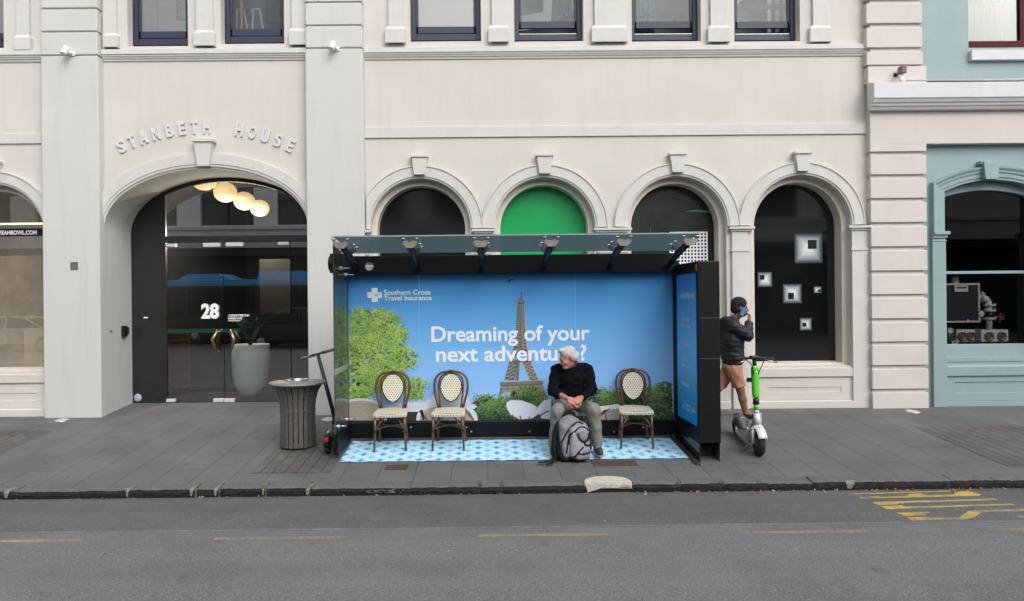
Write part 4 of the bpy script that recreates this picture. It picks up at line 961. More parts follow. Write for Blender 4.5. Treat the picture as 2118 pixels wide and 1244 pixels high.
# upper storey
wx0 = X(2001, 60, -.0); wx1 = wx0+1.2; wz0 = Z(2050, 100, 0)
MB().prism([(Q1-.12, Z(2000, 166)), (RX, Z(2000, 166)), (RX, TOP), (Q1-.12, TOP)], [[(wx0, wz0), (wx1, wz0), (wx1, TOP-.3), (wx0, TOP-.3)]], -.02, .12).build('upper_wall', teal, tb)
mb = MB(); mb.prism([(wx0-.02, wz0-.02), (wx1+.02, wz0-.02), (wx1+.02, TOP-.2), (wx0-.02, TOP-.2)], [[(wx0+.01, wz0+.13), (X(2109, 60, .06), wz0+.13), (X(2109, 60, .06), TOP-.3), (wx0+.01, TOP-.3)]], .05, .115); rw = mb.build('red_window', maroon, tb, bevel=.005)
MB().box(wx0+.005, wx1, .085, .09, wz0+.1, TOP-.3).build('pane', glass('curtain_glass', (.85,.87,.85), .08), rw)
mb = MB(); n = 90
pts = [(wx0-.1+1.3*i/n, .21+.012*math.sin(i*1.9)+.008*math.sin(i*.7)) for i in range(n+1)]
mb.smooth = True; mb.add([(x, y, wz0) for x, y in pts]+[(x, y, TOP) for x, y in pts], [(i, i+1, n+2+i, n+1+i) for i in range(n)]); mb.build('curtain', M('cream_curtain', (.55, .54, .46), .9, streak=.2), rw, recalc=False)
MB().box(wx0, wx1+.1, -.09, .05, Z(2050, 124, -.09), Z(2050, 103, -.09)).build('sill', lav, tb, bevel=.006)
# little camera on the pilaster
xq, zq = W(1866, 146, -.25); t = thing('security_camera', 'small dark wall camera above the white cornice on the block pilaster', 'camera', (xq, -.12, zq))
MB().box(-.035, .045, -.18, -.06, -.05, .06).build('camera_body', M('bronze_grey', (.12,.10,.09), .4), t, bevel=.012); mb = MB(); mb.tube((-.03, 0, -.03), (-.0, -.1, 0), .015); mb.box(-.06, .0, -.01, .0, -.06, .0); mb.build('mount', steeld, t)
mb = MB(); mb.obox((-.01, -.13, -.13), (.06, .06, .06), Rm(0, 45, 0)); mb.build('junction_box', M('white_plastic', (.75,.75,.76), .4), t)

# ------------------------------------------------------------------ across the street (seen in the glass)
ob = thing('opposite_building', 'white building across the street seen reflected in the entrance glass', 'building')
OY = -26.0
hs_ = []
wxs = [-15.75+4.25*(k-4) for k in range(13)]
for x_ in wxs: hs_ += [[(x_, 6.0), (x_+2.95, 6.0), (x_+2.95, 9.6), (x_, 9.6)]]
MB().prism([(-34, 4.75), (30, 4.75), (30, 10.6), (-34, 10.6)], hs_, OY-.4, OY).build('wall', M('opposite_white', (.92,.91,.89), .8, var=.06, vs=.4, streak=.08), ob)
MB().box(-34, 30, OY, OY+.2, 5.75, 5.92).build('cornice', M('opposite_trim', (.75,.74,.72), .8), ob)
MB().box(-34, 30, OY-.6, OY-.35, -.3, 4.75).build('shopfront', M('shopfront_dark', (.02,.02,.022), .3, var=.4, vs=.6), ob)
for x_ in wxs:
    wq = MB().box(x_+.001, x_+2.949, OY-.3, OY-.26, 6.001, 9.599).build('window', M('opposite_glass', (.03,.035,.04), .1), ob)
    mb = MB(); mb.box(x_+1.43, x_+1.52, OY-.255, OY-.2, 6.0, 9.6); mb.box(x_, x_+1.43, OY-.255, OY-.21, 7.3, 7.38); mb.box(x_+1.52, x_+2.95, OY-.255, OY-.21, 7.3, 7.38); mb.build('window_frame', blackm, wq)
mb = MB(); mb.box(-34, 30, OY-.05, OY+1.6, 4.2, 4.5); mb.build('awning', M('awning_dark', (.03,.03,.035), .6), ob)
tag(MB().box(-70, 70, -26.5, -22, -1, -.2).build('far_pavement', slab), kind='structure')

def wheels(root, xs, ys, r, wdt=.22):
    for x in xs:
        for y in ys:
            q = Rm(90); w_ = MB(); w_.lathe([(r*.62, -wdt/2), (r*.95, -wdt/2), (r, -wdt/2+.03), (r, wdt/2-.03), (r*.95, wdt/2), (r*.62, wdt/2)], (x, y, r), 28, q)
            wo_ = w_.build('wheel', M('tyre_rubber', (.015,.015,.016), .8), root)
            MB().lathe([(.0001, wdt*.45), (r*.2, wdt*.5), (r*.62, wdt*.4), (r*.62, -wdt*.4), (r*.2, -wdt*.5), (.0001, -wdt*.45)], (x, y, r), 16, q).build('rim', steel, wo_)
def car(name, label, x, y, z, paintm, L_=4.5, H=1.65, flip=1):
    t = thing(name, label, 'car', (x, y, z), (0, 0, 0 if flip > 0 else PI))
    low = [(-L_/2, .35), (-L_/2, .75), (-L_/2+.1, .95), (-L_*.28, 1.02), (L_*.44, 1.0), (L_/2, .85), (L_/2, .35)]
    MB().prism(low, (), -.88, .88).build('body', paintm, t, bevel=.12, seg=4)
    cabin = [(-L_*.30, 1.0), (-L_*.13, H-.07), (-L_*.0, H), (L_*.22, H-.02), (L_*.36, H-.14), (L_*.44, 1.0)]
    MB().prism([(x_*.97, z_-.02) for x_, z_ in cabin], (), -.76, .76).build('cabin_glass', M('car_glass', (.015,.017,.02), .05), t, bevel=.08, seg=3)
    mb = MB(); mb.prism([(-L_*.14, H-.09), (0, H+.01), (L_*.22, H-.01), (L_*.37, H-.13), (L_*.36, H-.17), (L_*.2, H-.07), (0, H-.06), (-L_*.12, H-.12)], (), -.74, .74); mb.build('roof', paintm, t, bevel=.03)
    mb = MB()
    for s_ in (-1, 1):
        for a, b in (((-L_*.30, 1.0), (-L_*.13, H-.08)), ((L_*.04, 1.0), (L_*.03, H-.06)), ((L_*.43, 1.0), (L_*.36, H-.14))): mb.polytube([(a[0], .8*s_, a[1]), (b[0], .74*s_, b[1])], .035, 6)
    mb.build('window_pillar', paintm, t)
    for s_ in (-1, 1): MB().box(L_/2-.12, L_/2+.005, .5*s_-.2, .5*s_+.2, .78, .92).build('tail_light', M('tail_red', (.4,.02,.02), .2), t, bevel=.02)
    for s_ in (-1, 1): MB().box(-L_/2-.005, -L_/2+.2, .55*s_-.18, .55*s_+.18, .68, .82).build('headlight', M('lamp_clear', (.7,.72,.75), .1), t, bevel=.02)
    wheels(t, (-L_*.31, L_*.30), (-.8, .8), .34)
    return t
car('parked_car', 'black hatchback across the street seen in the entrance glass', -7.9, -17.2, rz(-12), M('car_black', (.01,.01,.012), .2, coat=.6), 4.6, 1.72, 1)
car('parked_car', 'white car across the street reflected in the left shop window', -19.2, -17.4, rz(-12), M('car_white', (.65,.66,.67), .25, coat=.5), 4.5, 1.5, -1)
bs_ = thing('bus', 'dark bus with a bright blue roof band reflected in the entrance glass', 'bus', (-9.6, -20.3, rz(-12)))
L_ = 12.0
MB().box(-L_/2, L_/2, -1.25, 1.25, .35, 3.0).build('body', M('bus_navy', (.012,.014,.03), .3, coat=.3), bs_, bevel=.12, seg=3)
bb = M('bus_blue', (.10, .46, .88), .35)
MB().box(-L_/2+.03, L_/2-.03, -1.27, 1.27, 2.72, 3.02).build('roof_band', bb, bs_, bevel=.03)
mb = MB(); mb.prism([(-4.6, 3.0), (-4.1, 3.28), (-2.6, 3.3), (-1.9, 3.0)], (), -.9, .9); mb.prism([(-.9, 3.0), (-.8, 3.38), (2.0, 3.4), (2.4, 3.0)], (), -.9, .9); mb.build('roof_pod', bb, bs_, bevel=.06)
mb = MB()
for k in range(7): mb.box(-L_/2+.5+k*1.6, -L_/2+1.95+k*1.6, 1.251, 1.262, 1.35, 2.6)
mb.build('window', M('bus_glass', (.01,.011,.013), .08), bs_, bevel=.0)
MB().box(-L_/2+.1, L_/2-.1, 1.251, 1.262, .62, .80).build('green_stripe', M('stripe_green', (.06,.60,.32), .4), bs_)
wheels(bs_, (-L_/2+2.4, L_/2-2.6), (-1.12, 1.12), .48, .28)
# ------------------------------------------------------------------ bus shelter
YB = -1.55
sh = thing('bus_shelter', 'glass roofed bus shelter with black frame and big blue travel advert', 'bus shelter')
pl, pr = X(721, 720, YB), X(1393, 720, YB); pt_, pb_ = Z(1059, 567, YB), Z(1059, 872, YB)
# printed sky: ink gradient of the poster itself
skyp = M('poster_sky', (.1,.3,.6), .5, spec=.3); t_ = skyp.node_tree; N = t_.nodes; L = t_.links
tc = N.new('ShaderNodeTexCoord'); sp = N.new('ShaderNodeSeparateXYZ'); L.new(tc.outputs['Generated'], sp.inputs[0])
cr = N.new('ShaderNodeValToRGB'); L.new(sp.outputs[2], cr.inputs[0]); e = cr.color_ramp.elements
e[0].position = .15; e[0].color = (.30, .51, .88, 1); e[1].position = 1; e[1].color = (.035, .20, .48, 1)
q = e.new(.45); q.color = (.20, .47, .84, 1); q = e.new(.75); q.color = (.10, .35, .72, 1)
L.new(cr.outputs[0], N['Principled BSDF'].inputs['Base Color'])
poster = MB().box(pl, pr, YB, YB+.04, pb_, pt_).build('advert_panel', skyp, sh)
def P(px, py): return W(px, py, YB)
def lay(k): return YB-.0004*k
rp = random.Random(11)
def leaves(name, blobs, cols, n, smin, smax, k, base=.10, light=True):
    mb = MB(); tot = sum(b[2]*b[3] for b in blobs)
    for (cx_, cy_, rx, ry) in blobs:
        for j in range(int(rx*ry*base)):
            a = rp.uniform(0, 2*PI); r_ = rp.random()**.6*.97; px = cx_+rx*r_*math.cos(a); py = cy_+ry*r_*math.sin(a); s_ = rp.uniform(2.5, 4.5)/150; an = rp.uniform(0, PI)
            if px < 725 or px > 1388 or py > 867: continue
            x, z = P(px, py); c1, s1 = math.cos(an)*s_, math.sin(an)*s_*.8; mb.cur = rp.choice([1, 1, 2, 2, 3] if k == 2 else [0, 0, 1, 1, 2])
            mb.add([(x-c1, lay(k)+.0002, z-s1), (x+s1, lay(k)+.0002, z-c1), (x+c1, lay(k)+.0002, z+s1), (x-s1, lay(k)+.0002, z+c1)], [(0,1,2,3)])
        # leafy clumps first, then leaves in each clump
        for c in range(max(3, int(n*rx*ry/tot/26))):
            a = rp.uniform(0, 2*PI); r_ = math.sqrt(rp.random()); qx = cx_+rx*r_*math.cos(a); qy = cy_+ry*r_*math.sin(a)
            tone = rp.random()*.6+.2 - (.15 if k == 2 else .38)*(qy-cy_)/ry
            cs = rp.uniform(3, 8)
            for j in range(26):
                px = qx+rp.gauss(0, cs*1.2); py = qy+rp.gauss(0, cs*.7)
                if px < 722 or px > 1391 or py > 869: continue
                x, z = P(px, py); s_ = rp.uniform(smin, smax)/150; an = rp.uniform(0, PI)
                c1, s1 = math.cos(an)*s_, math.sin(an)*s_*.7; tt = tone + rp.gauss(0, .11) - .25*((py-qy)/cs)*.3
                mb.cur = min(len(cols)-1, max(0, int(tt*len(cols))))
                y = lay(k)-rp.random()*.0003
                mb.add([(x-c1, y, z-s1), (x+s1*.6, y, z-c1*.6), (x+c1, y, z+s1), (x-s1*.6, y, z+c1*.6)], [(0,1,2,3)])
    return mb.build(name, cols_m(cols), poster, recalc=False)
def cols_m(cols): return [M('print_%02d_%02d_%02d' % tuple(int(99*v) for v in c), c, .6, spec=.3) for c in cols]
gcols = [(.07,.14,.035), (.13,.25,.055), (.21,.35,.07), (.29,.44,.095), (.38,.52,.13), (.47,.60,.19)]
hcols = [(.010,.018,.009), (.02,.042,.015), (.045,.09,.028), (.08,.15,.042), (.13,.23,.06), (.19,.30,.085)]
# branches of the printed tree
mb = MB()
def stroke(mb, pts, w0, w1, k):
    q = []
    for i, (px, py) in enumerate(pts):
        a = pts[max(0, i-1)]; b = pts[min(len(pts)-1, i+1)]; dx, dy = b[0]-a[0], b[1]-a[1]; l_ = math.hypot(dx, dy); wd_ = w0+(w1-w0)*i/(len(pts)-1)
        q.append(((px-dy/l_*wd_/2, py+dx/l_*wd_/2), (px+dy/l_*wd_/2, py-dx/l_*wd_/2)))
    for (a, b), (c, d) in zip(q[:-1], q[1:]): mb.add([(P(*v)[0], lay(k), P(*v)[1]) for v in (a, b, d, c)], [(0,1,2,3)])
for pts in ([(722, 745), (745, 722), (775, 700), (800, 688)], [(722, 800), (750, 770), (790, 750), (835, 735)], [(722, 812), (760, 800), (800, 795), (840, 770)], [(735, 735), (742, 700), (755, 670)], [(760, 770), (775, 740), (782, 715)], [(722, 715), (740, 712)]):
    stroke(mb, pts, 4, 1.2, 1)
mb.build('printed_branch', M('print_bark', (.03,.025,.02), .6), poster, recalc=False)
leaves('printed_tree', [(748, 690, 42, 52), (790, 676, 36, 38), (815, 705, 28, 34), (765, 740, 66, 46), (835, 740, 26, 22), (760, 785, 46, 34), (805, 775, 36, 32), (858, 805, 22, 24), (740, 815, 22, 14)], gcols, 15000, 1.2, 2.8, 2, .16)
leaves('printed_hedge', [(1005, 845, 28, 26), (1045, 848, 40, 24), (1090, 825, 34, 26), (1120, 848, 30, 22), (985, 855, 14, 18)], hcols, 6500, 1.0, 2.4, 4, .25)
leaves('printed_hedge', [(1240, 830, 30, 28), (1280, 842, 40, 30), (1330, 835, 40, 34), (1375, 820, 22, 30), (1370, 850, 26, 20), (1300, 862, 90, 10)], hcols, 9000, 1.0, 2.4, 4, .25)
mb = MB()
for a, b, u in ((1225, 1393, 855), (975, 1130, 858), (722, 975, 865.5), (1130, 1225, 858)): xq, zq = P(a, 870); xw, zw = P(b, u); mb.add([(xq, lay(2), pb_+.001), (xw, lay(2), pb_+.001), (xw, lay(2), zw), (xq, lay(2), zw)], [(0,1,2,3)])
mb.build('printed_ground', M('print_dark', (.010,.013,.010), .6), poster, recalc=False)
# printed lattice tower
tc1 = M('print_iron', (.19,.165,.135), .6); tc2 = M('print_iron_dark', (.09,.085,.075), .6); tc3 = M('print_iron_pale', (.40,.37,.31), .6)
tw = MB(); hw = [(612, .6), (622, 2.2), (626, 6.6), (640, 7), (680, 9.0), (715, 12.5), (738, 17), (760, 23), (790, 38), (822, 52)]
def half(y):
    for (a, b), (c, d) in zip(hw[:-1], hw[1:]):
        if a <= y <= c: return b+(d-b)*(y-a)/(c-a)
    return hw[-1][1]
TX = lambda y: 1078-(y-600)*.012
tw.cur = 1
ys_ = list(range(630, 741, 6))
bgq = [(TX(y)-half(y), y) for y in ys_]+[(TX(y)+half(y), y) for y in reversed(ys_)]
tw.add([(P(*v)[0], lay(1), P(*v)[1]) for v in bgq], [tuple(range(len(bgq)))])
tw.cur = 0
def ln_(a, b, w_, c=0, k=2): tw.cur = c; stroke(tw, [a, b], w_, w_, k)
y = 630
while y < 740:
    h_ = half(y); st_ = max(3.2, h_*.55); y2 = min(740, y+st_); h2 = half(y2)
    for s_ in (-1, 1):
        ln_((TX(y)+s_*h_, y), (TX(y2)+s_*h2, y2), 2.0, 2 if s_ > 0 else 0)
        ln_((TX(y)+s_*h_*.42, y), (TX(y2)+s_*h2*.42, y2), 1.2, 2 if s_ > 0 else 0)
    ln_((TX(y)-h_, y), (TX(y2)+h2, y2), .9, 2); ln_((TX(y)+h_, y), (TX(y2)-h2, y2), .9, 0); ln_((TX(y)-h_, y), (TX(y)+h_, y), .8, 2)
    y = y2
def leg(xo1, xi1, y1, xo2, xi2, y2, c, n):
    tw.cur = 1; q = [(xo1, y1), (xi1, y1), (xi2, y2), (xo2, y2)]; tw.add([(P(*v)[0], lay(1), P(*v)[1]) for v in q], [(0,1,2,3)])
    for k in range(n):
        a, b = k/n, (k+1)/n; L0 = lambda u, o, i: (o+(i-o)*0, 0)
        p1 = (xo1+(xo2-xo1)*a, y1+(y2-y1)*a); p2 = (xi1+(xi2-xi1)*a, y1+(y2-y1)*a); p3 = (xo1+(xo2-xo1)*b, y1+(y2-y1)*b); p4 = (xi1+(xi2-xi1)*b, y1+(y2-y1)*b)
        ln_(p1, p4, 1.1, c); ln_(p2, p3, 1.1, 2); ln_(p1, p3, 2.0, c); ln_(p2, p4, 1.6, c); ln_(p1, p2, 1.0, 2)
leg(1054, 1070, 748, 1044, 1063, 787, 0, 5); leg(1080, 1097, 748, 1096, 1114, 787, 2, 5)
leg(1071, 1074, 748, 1066, 1072, 787, 0, 4)
tw.cur = 2
def bar(x0_, y0_, x1_, y1_, h_, c, k=3): tw.cur = c; tw.add([(P(*v)[0], lay(k), P(*v)[1]) for v in ((x0_, y0_), (x1_, y1_), (x1_, y1_+h_), (x0_, y0_+h_))], [(0,1,2,3)])
bar(1054, 744, 1102, 743, 4, 0); bar(1055, 748, 1101, 747, 2.5, 1); bar(1054, 742.5, 1102, 741.5, 1.5, 2)
bar(1070, 623, 1085, 623, 3.5, 0); bar(1071.5, 626.5, 1083.5, 626.5, 4, 1); bar(1073, 618, 1082, 618, 5, 0); bar(1077, 604, 1079, 604, 15, 1); bar(1070, 630, 1085, 630, 1.2, 2)
bar(1034, 791, 1124, 788, 6, 0); bar(1033, 789.5, 1125, 786.5, 2, 2); bar(1036, 797, 1122, 794, 2, 1)
# base with its arch
base = [(1036, 798), (1122, 795), (1134, 830), (1108, 830)]+[(1082-26*math.cos(PI*i/14)*-1, 832-14*math.sin(PI*i/14)) for i in range(15)]
tw.cur = 0
arcs_b = [(1045+20*math.cos(PI*i/12), 828-20*math.sin(PI*i/12)*.8) for i in range(13)]
base = [(1036, 798), (1122, 795), (1134, 835), (1068, 835)]+arcs_b[:]+[(1025, 835)]
base = [(a, b) for a, b in base if True]
vs2, fs2 = fill2d([P(*v) for v in [(1036, 798), (1122, 795), (1136, 836), (1064, 836)]+[(1048+15*math.cos(PI*i/12), 834-22*math.sin(PI*i/12)) for i in range(13)]+[(1027, 836)]])
tw.add([(x, lay(1), z) for x, z in vs2], fs2)
for k in range(14): ln_((1037+k*6.2, 799-k*.2), (1031+k*7.2, 834), .9, 2 if k % 2 else 1)
for k in range(4): ln_((1035-k*2, 802+k*7), (1124+k*3, 799+k*7), 1.0, 2)
stroke(tw, [(1048+16*math.cos(PI*i/12), 834-23*math.sin(PI*i/12)) for i in range(13)], 2, 2, 3)
tw.build('printed_tower', [tc1, tc2, tc3], poster, recalc=False)
# printed terrace furniture
pgrey = M('print_pale_grey', (.62,.62,.67), .6); pbeige = M('print_wicker', (.40,.33,.27), .6, var=.25, vs=40); pbr = M('print_cane_brown', (.16,.085,.04), .6); pdk = M('print_shadow', (.02,.018,.017), .6); plt = M('print_light_grey', (.68,.68,.73), .6, var=.06, vs=30)
tf = MB()
def poly(pts, c, k): tf.cur = c; k += 2; vs, fs = fill2d([P(*v) for v in pts]); tf.add([(x, lay(k), z) for x, z in vs], fs)
def hump(x0_, x1_, y0_, yb, n=20, lo=722, hi=1391): 
    c_ = (x0_+x1_)/2; return [(max(lo, min(hi, c_-(x1_-x0_)/2*math.cos(PI*i/n))), yb-(yb-y0_)*math.sin(PI*i/n)**.7) for i in range(n+1)]
poly([(800, 834), (890, 831), (980, 836), (987, 842), (970, 852), (810, 852), (795, 846)], 0, 4)
poly([(722, 850), (990, 850), (990, 870), (722, 870)], 3, 1)
poly([(880, 833), (912, 802), (935, 800), (965, 815), (975, 835)], 0, 3)
poly(hump(690, 800, 824, 870)+[(800, 870)], 0, 5); poly(hump(696, 794, 829, 870), 1, 6); stroke(tf, [(724, 845), (732, 869)], 3, 3, 9)
poly(hump(861, 988, 835, 870), 0, 5); poly(hump(868, 978, 840, 870), 1, 6)
tf.cur = 2; stroke(tf, [(868, 850), (884, 869)], 5, 4, 9); stroke(tf, [(960, 845), (980, 869)], 5, 4, 9); tf.cur = 3; stroke(tf, [(872, 848), (876, 869)], 5, 5, 9); stroke(tf, [(812, 857), (850, 857)], 9, 9, 5)
poly([(1048, 832), (1058, 828), (1080, 829), (1100, 836), (1118, 846), (1122, 852), (1100, 866), (1075, 868), (1056, 858), (1048, 845)], 4, 5)
poly([(1110, 845), (1125, 828), (1140, 826), (1140, 868), (1120, 866)], 4, 4)
tf.cur = 2; stroke(tf, [(1060, 858), (1066, 869)], 3, 3, 8); stroke(tf, [(1075, 860), (1078, 869)], 3, 3, 8); stroke(tf, [(1095, 862), (1095, 869)], 2.5, 2.5, 8); stroke(tf, [(1112, 869), (1122, 856), (1136, 850)], 3, 3, 8)
poly([(1225, 842), (1250, 840), (1275, 836), (1300, 838), (1300, 843), (1262, 848), (1240, 862), (1225, 868)], 4, 6); poly([(1236, 868), (1248, 852), (1272, 846), (1300, 848), (1300, 869)], 1, 6)
tf.cur = 2; stroke(tf, [(1238, 866), (1246, 852), (1262, 846)], 3, 3, 9); stroke(tf, [(1250, 848), (1254, 869)], 4, 4, 9)
tf.build('printed_furniture', [pgrey, pbeige, pbr, pdk, plt], poster, recalc=False)
# slogan, logo, bird
wink = M('poster_white', (.80,.84,.92), .6, spec=.3)
mb = MB(); text_fit(mb, 'Dreaming of your', P(892, 700)[0], P(1220, 700)[0], P(1059, 716)[1], P(1059, 673.5)[1], lay(11), .022)
text_fit(mb, 'next adventure?', P(902, 740)[0], P(1213, 740)[0], P(1059, 748)[1], P(1059, 714.5)[1], lay(11), .022)
mb.build('slogan', wink, poster, recalc=False)
mb = MB(); lgk = M('logo_ink', (.72,.80,.84), .6)
text_fit(mb, 'Southern Cross', P(794, 604)[0], P(890, 604)[0], P(840, 610.5)[1], P(840, 599.5)[1], lay(11), .02); text_fit(mb, 'Travel Insurance', P(794, 616)[0], P(893, 616)[0], P(840, 622)[1], P(840, 611.5)[1], lay(11), .02)
for a, b, u, v in ((769, 781, 596, 625), (760, 769.2, 605, 617), (780.8, 790, 605, 617)):
    x0_, z0_ = P(a, v); x1_, z1_ = P(b, u); mb.add([(x0_, lay(11), z0_), (x1_, lay(11), z0_), (x1_, lay(11), z1_), (x0_, lay(11), z1_)], [(0,1,2,3)])
mb.build('logo', lgk, poster, recalc=False)
mb = MB(); stroke(mb, [(775, 611), (777.5, 608.5), (780, 611), (777.5, 613), (775, 611)], 1.1, 1.1, 12); stroke(mb, [(780.5, 612), (783, 608), (786.5, 609), (785, 612), (781, 613)], 1.1, 1.1, 12); mb.build('logo_mark', M('logo_blue', (.07,.22,.5), .6), poster, recalc=False)
mb = MB()
for pts in ([(1043, 584), (1050, 580.5), (1055, 580), (1055, 582.5), (1050, 583)], [(1053, 579.5), (1066, 575.5), (1060, 579.5), (1055, 582.5)], [(1051, 581), (1055, 581), (1054, 587), (1052.5, 587)]):
    vs, fs = fill2d([P(*v) for v in pts]); mb.add([(x, lay(2), z) for x, z in vs], fs)
mb.build('printed_bird', M('print_black', (.012,.012,.014), .6), poster, recalc=False)
for px in (868, 1190): xa_ = P(px, 700)[0]; MB().add([(xa_, lay(.4), pb_+.12), (xa_+.004, lay(.4), pb_+.12), (xa_+.004, lay(.4), pt_-.002), (xa_, lay(.4), pt_-.002)], [(0,1,2,3)]).build('panel_seam', M('seam_blue', (.28,.52,.82), .5), poster, recalc=False)
# frame: beam, skirting, posts
MB().box(pl-.08, pr+.02, YB-.10, YB+.06, Z(1059, 566.5, YB-.1), Z(1059, 527, YB-.1)).build('beam', blackp, sh, bevel=.008)
MB().box(pl-.12, pr+.09, YB-.01, YB+.05, gz(YB)+.03, pb_).build('skirting', blackp, sh, bevel=.004)
for px in (775, 835, 975, 1095, 1270, 1330, 850, 965): x_, z_ = P(px, 893 if px not in (850, 965, 1330) else 884); MB().ell((x_, YB-.012, z_), (.012,.006,.012), 8, 6).build('rivet', steel, sh)
MB().box(pl-.12, pr+.1, YB-.06, YB+.03, gz(YB)-.03, gz(YB)+.028).build('base_rail', M('dirty_rail', (.10,.085,.07), .7, metal=.2, var=.3, vs=15), sh, bevel=.004)
xpl = X(712, 700, YB-.05); MB().box(X(704, 700, YB-.05), pl-.002, YB-.09, YB+.03, gz(YB)+.0, Z(712, 527, YB)).build('post', blackp, sh, bevel=.006)
xpr0, xpr1 = pr+.003, X(1402, 700, YB); MB().box(xpr0, xpr1, YB-.09, YB+.03, gz(YB)+.0, Z(1395, 540, YB)).build('post', blackp, sh, bevel=.006)
mb = MB(); xb0, xb1 = X(684, 545, YB-.05), X(711, 545, YB-.05); mb.box(xb0, xb1, YB-.11, YB+.05, Z(690, 566, YB), Z(690, 526, YB)); mb.lathe([(.0001, -.01), (.10, 0), (.10, .05), (.0001, .055)], (xb0-.02, YB-.03, Z(690, 546, YB)), 24, Rm(0, 90, 0)); mb.build('beam_end', blackp, sh, bevel=.008)
# left glass wing
YL0, YL1 = -2.42, YB-.09; xg = X(705, 700, -2.0)
xgl = X(690, 700, YL0)
mb = MB(); prof_ = [(YL0, gz(YL0)+.30), (YL1, gz(YL0)+.30), (YL1, 2.24), (YL0, Z(690, 500, YL0))]
mb.add([(xgl, y, z) for y, z in prof_]+[(xgl+.012, y, z) for y, z in prof_], [(0,1,2,3), (7,6,5,4), (0,4,5,1), (1,5,6,2), (2,6,7,3), (3,7,4,0)])
wing = mb.build('glass_wing', glass('wing_glass', (.70,.80,.75), .10, haze=.20, hazecol=(.25,.33,.30)), sh)
mb = MB(); mb.box(xgl-.02, xgl+.035, YL0+.02, YL1, gz(-2)+.03, gz(-2.2)+.31); mb.build('wing_foot', blackp, sh, bevel=.006)
mb = MB()
for yy, zz in ((-2.05, 2.12), (-1.75, 2.05), (-2.3, .2), (-1.8, .2)): mb.lathe([(.0001, -.03), (.022, -.028), (.022, .04), (.0001, .042)], (xgl, yy, zz), 14, Rm(0, 90, 0)); mb.tube((xgl+.02, yy, zz), (xgl+.12, yy+.03, zz), .008)
mb.build('glass_clamp', steel, wing)
MB().box(xgl-.003, xgl+.016, YL0+.01, YL1-.02, .83, .90).build('frosted_strip', glass('frost', (.85,.9,.88), .05, haze=.55, hazecol=(.55,.62,.60)), wing)
# right light-box panel
YT0, YT1 = -2.63, -1.46; xi = X(1444, 700, YT0); xo = X(1490, 700, YT0)
ztop = Z(1467, 540, YT0); zlo = Z(1467, 918, YT0)
MB().box(xi, xo, YT0, YT1, zlo, ztop).build('end_panel', M('panel_charcoal', (.006,.0063,.0075), .5, var=.15, vs=2, spec=.22), sh, bevel=.012)
for y in (658, 742): z_ = Z(1467, y, YT0); MB().box(xi+.008, xo-.008, YT0-.0015, YT0+.002, z_-.004, z_+.004).build('seam', M('seam_grey', (.05,.052,.056), .5), sh)
gb = gz(-2.0); mb = MB()
mb.add([(xi+.001, YT0+.01, gz(YT0)+.0), (xi+.001, YT1-.01, gz(YT1)), (xi+.001, YT1-.01, zlo-.001), (xi+.001, YT0+.01, zlo-.001), (xi+.02, YT0+.01, gz(YT0)), (xi+.02, YT1-.01, gz(YT1)), (xi+.02, YT1-.01, zlo-.001), (xi+.02, YT0+.01, zlo-.001)], [(0,1,2,3), (7,6,5,4), (0,4,5,1), (1,5,6,2), (2,6,7,3), (3,7,4,0)])
mb.build('lower_panel', M('dark_gloss', (.01,.011,.013), .08, spec=.6), sh)
mb = MB(); mb.add([(xo-.014, YT0+.012, gz(YT0)), (xo-.014, YT1, gz(YT1)), (xo-.014, YT1, zlo-.001), (xo-.014, YT0+.012, zlo-.001), (xo-.002, YT0+.012, gz(YT0)), (xo-.002, YT1, gz(YT1)), (xo-.002, YT1, zlo-.001), (xo-.002, YT0+.012, zlo-.001)], [(0,1,2,3), (7,6,5,4), (0,4,5,1), (1,5,6,2), (2,6,7,3), (3,7,4,0)])
mb.build('foot_plate', steel, sh)
mb = MB(); mb.box(xi+.03, xo-.03, YT0+.25, YT1-.1, gz(YT0)-.02, gz(YT1)+.05); mb.build('foot_base', M('foot_dirt', (.05,.045,.04), .8, var=.4, vs=20), sh)
skyp2 = M('poster_side', (.06,.30,.60), .3, spec=.4); t_ = skyp2.node_tree; N = t_.nodes; L = t_.links
tc = N.new('ShaderNodeTexCoord'); sp = N.new('ShaderNodeSeparateXYZ'); L.new(tc.outputs['Generated'], sp.inputs[0])
cr = N.new('ShaderNodeValToRGB'); L.new(sp.outputs[2], cr.inputs[0]); e = cr.color_ramp.elements
e[0].position = .1; e[0].color = (.02, .30, .66, 1); e[1].position = 1; e[1].color = (.035, .20, .52, 1); q = e.new(.5); q.color = (.15, .48, .86, 1)
L.new(cr.outputs[0], N['Principled BSDF'].inputs['Base Color'])
zs0, zs1 = .20, 2.0
side = MB().box(xi-.006, xi-.0005, YT0+.06, YT0+.86, zs0, zs1).build('side_advert', skyp2, sh)
mb = MB()
def srow(y0_, y1_, z, h_): 
    y = y1_
    while y > y0_: l_ = rp.uniform(.012, .03); mb.add([(xi-.008, y, z), (xi-.008, y-l_, z), (xi-.008, y-l_, z+h_*rp.uniform(.6, 1)), (xi-.008, y, z+h_)], [(0,1,2,3)]); y -= l_+.008
srow(-2.5, -1.92, 1.70, .07)
for z, w_ in ((1.42, .34), (1.34, .42), (1.12, .38), (.92, .30), (.85, .38), (.62, .32)): srow(-1.95-w_, -1.95, z, .045)
for z in (.33, .38): srow(-2.3, -2.12, z, .03)
srow(-2.5, -2.38, .34, .05)
for a, b, u, v in ((-2.06, -1.99, .345, .375), (-2.037, -2.013, .32, .40)): mb.add([(xi-.008, b, u), (xi-.008, a, u), (xi-.008, a, v), (xi-.008, b, v)], [(0,1,2,3)])
mb.build('side_print', M('side_ink', (.42,.62,.74), .5), side, recalc=False)
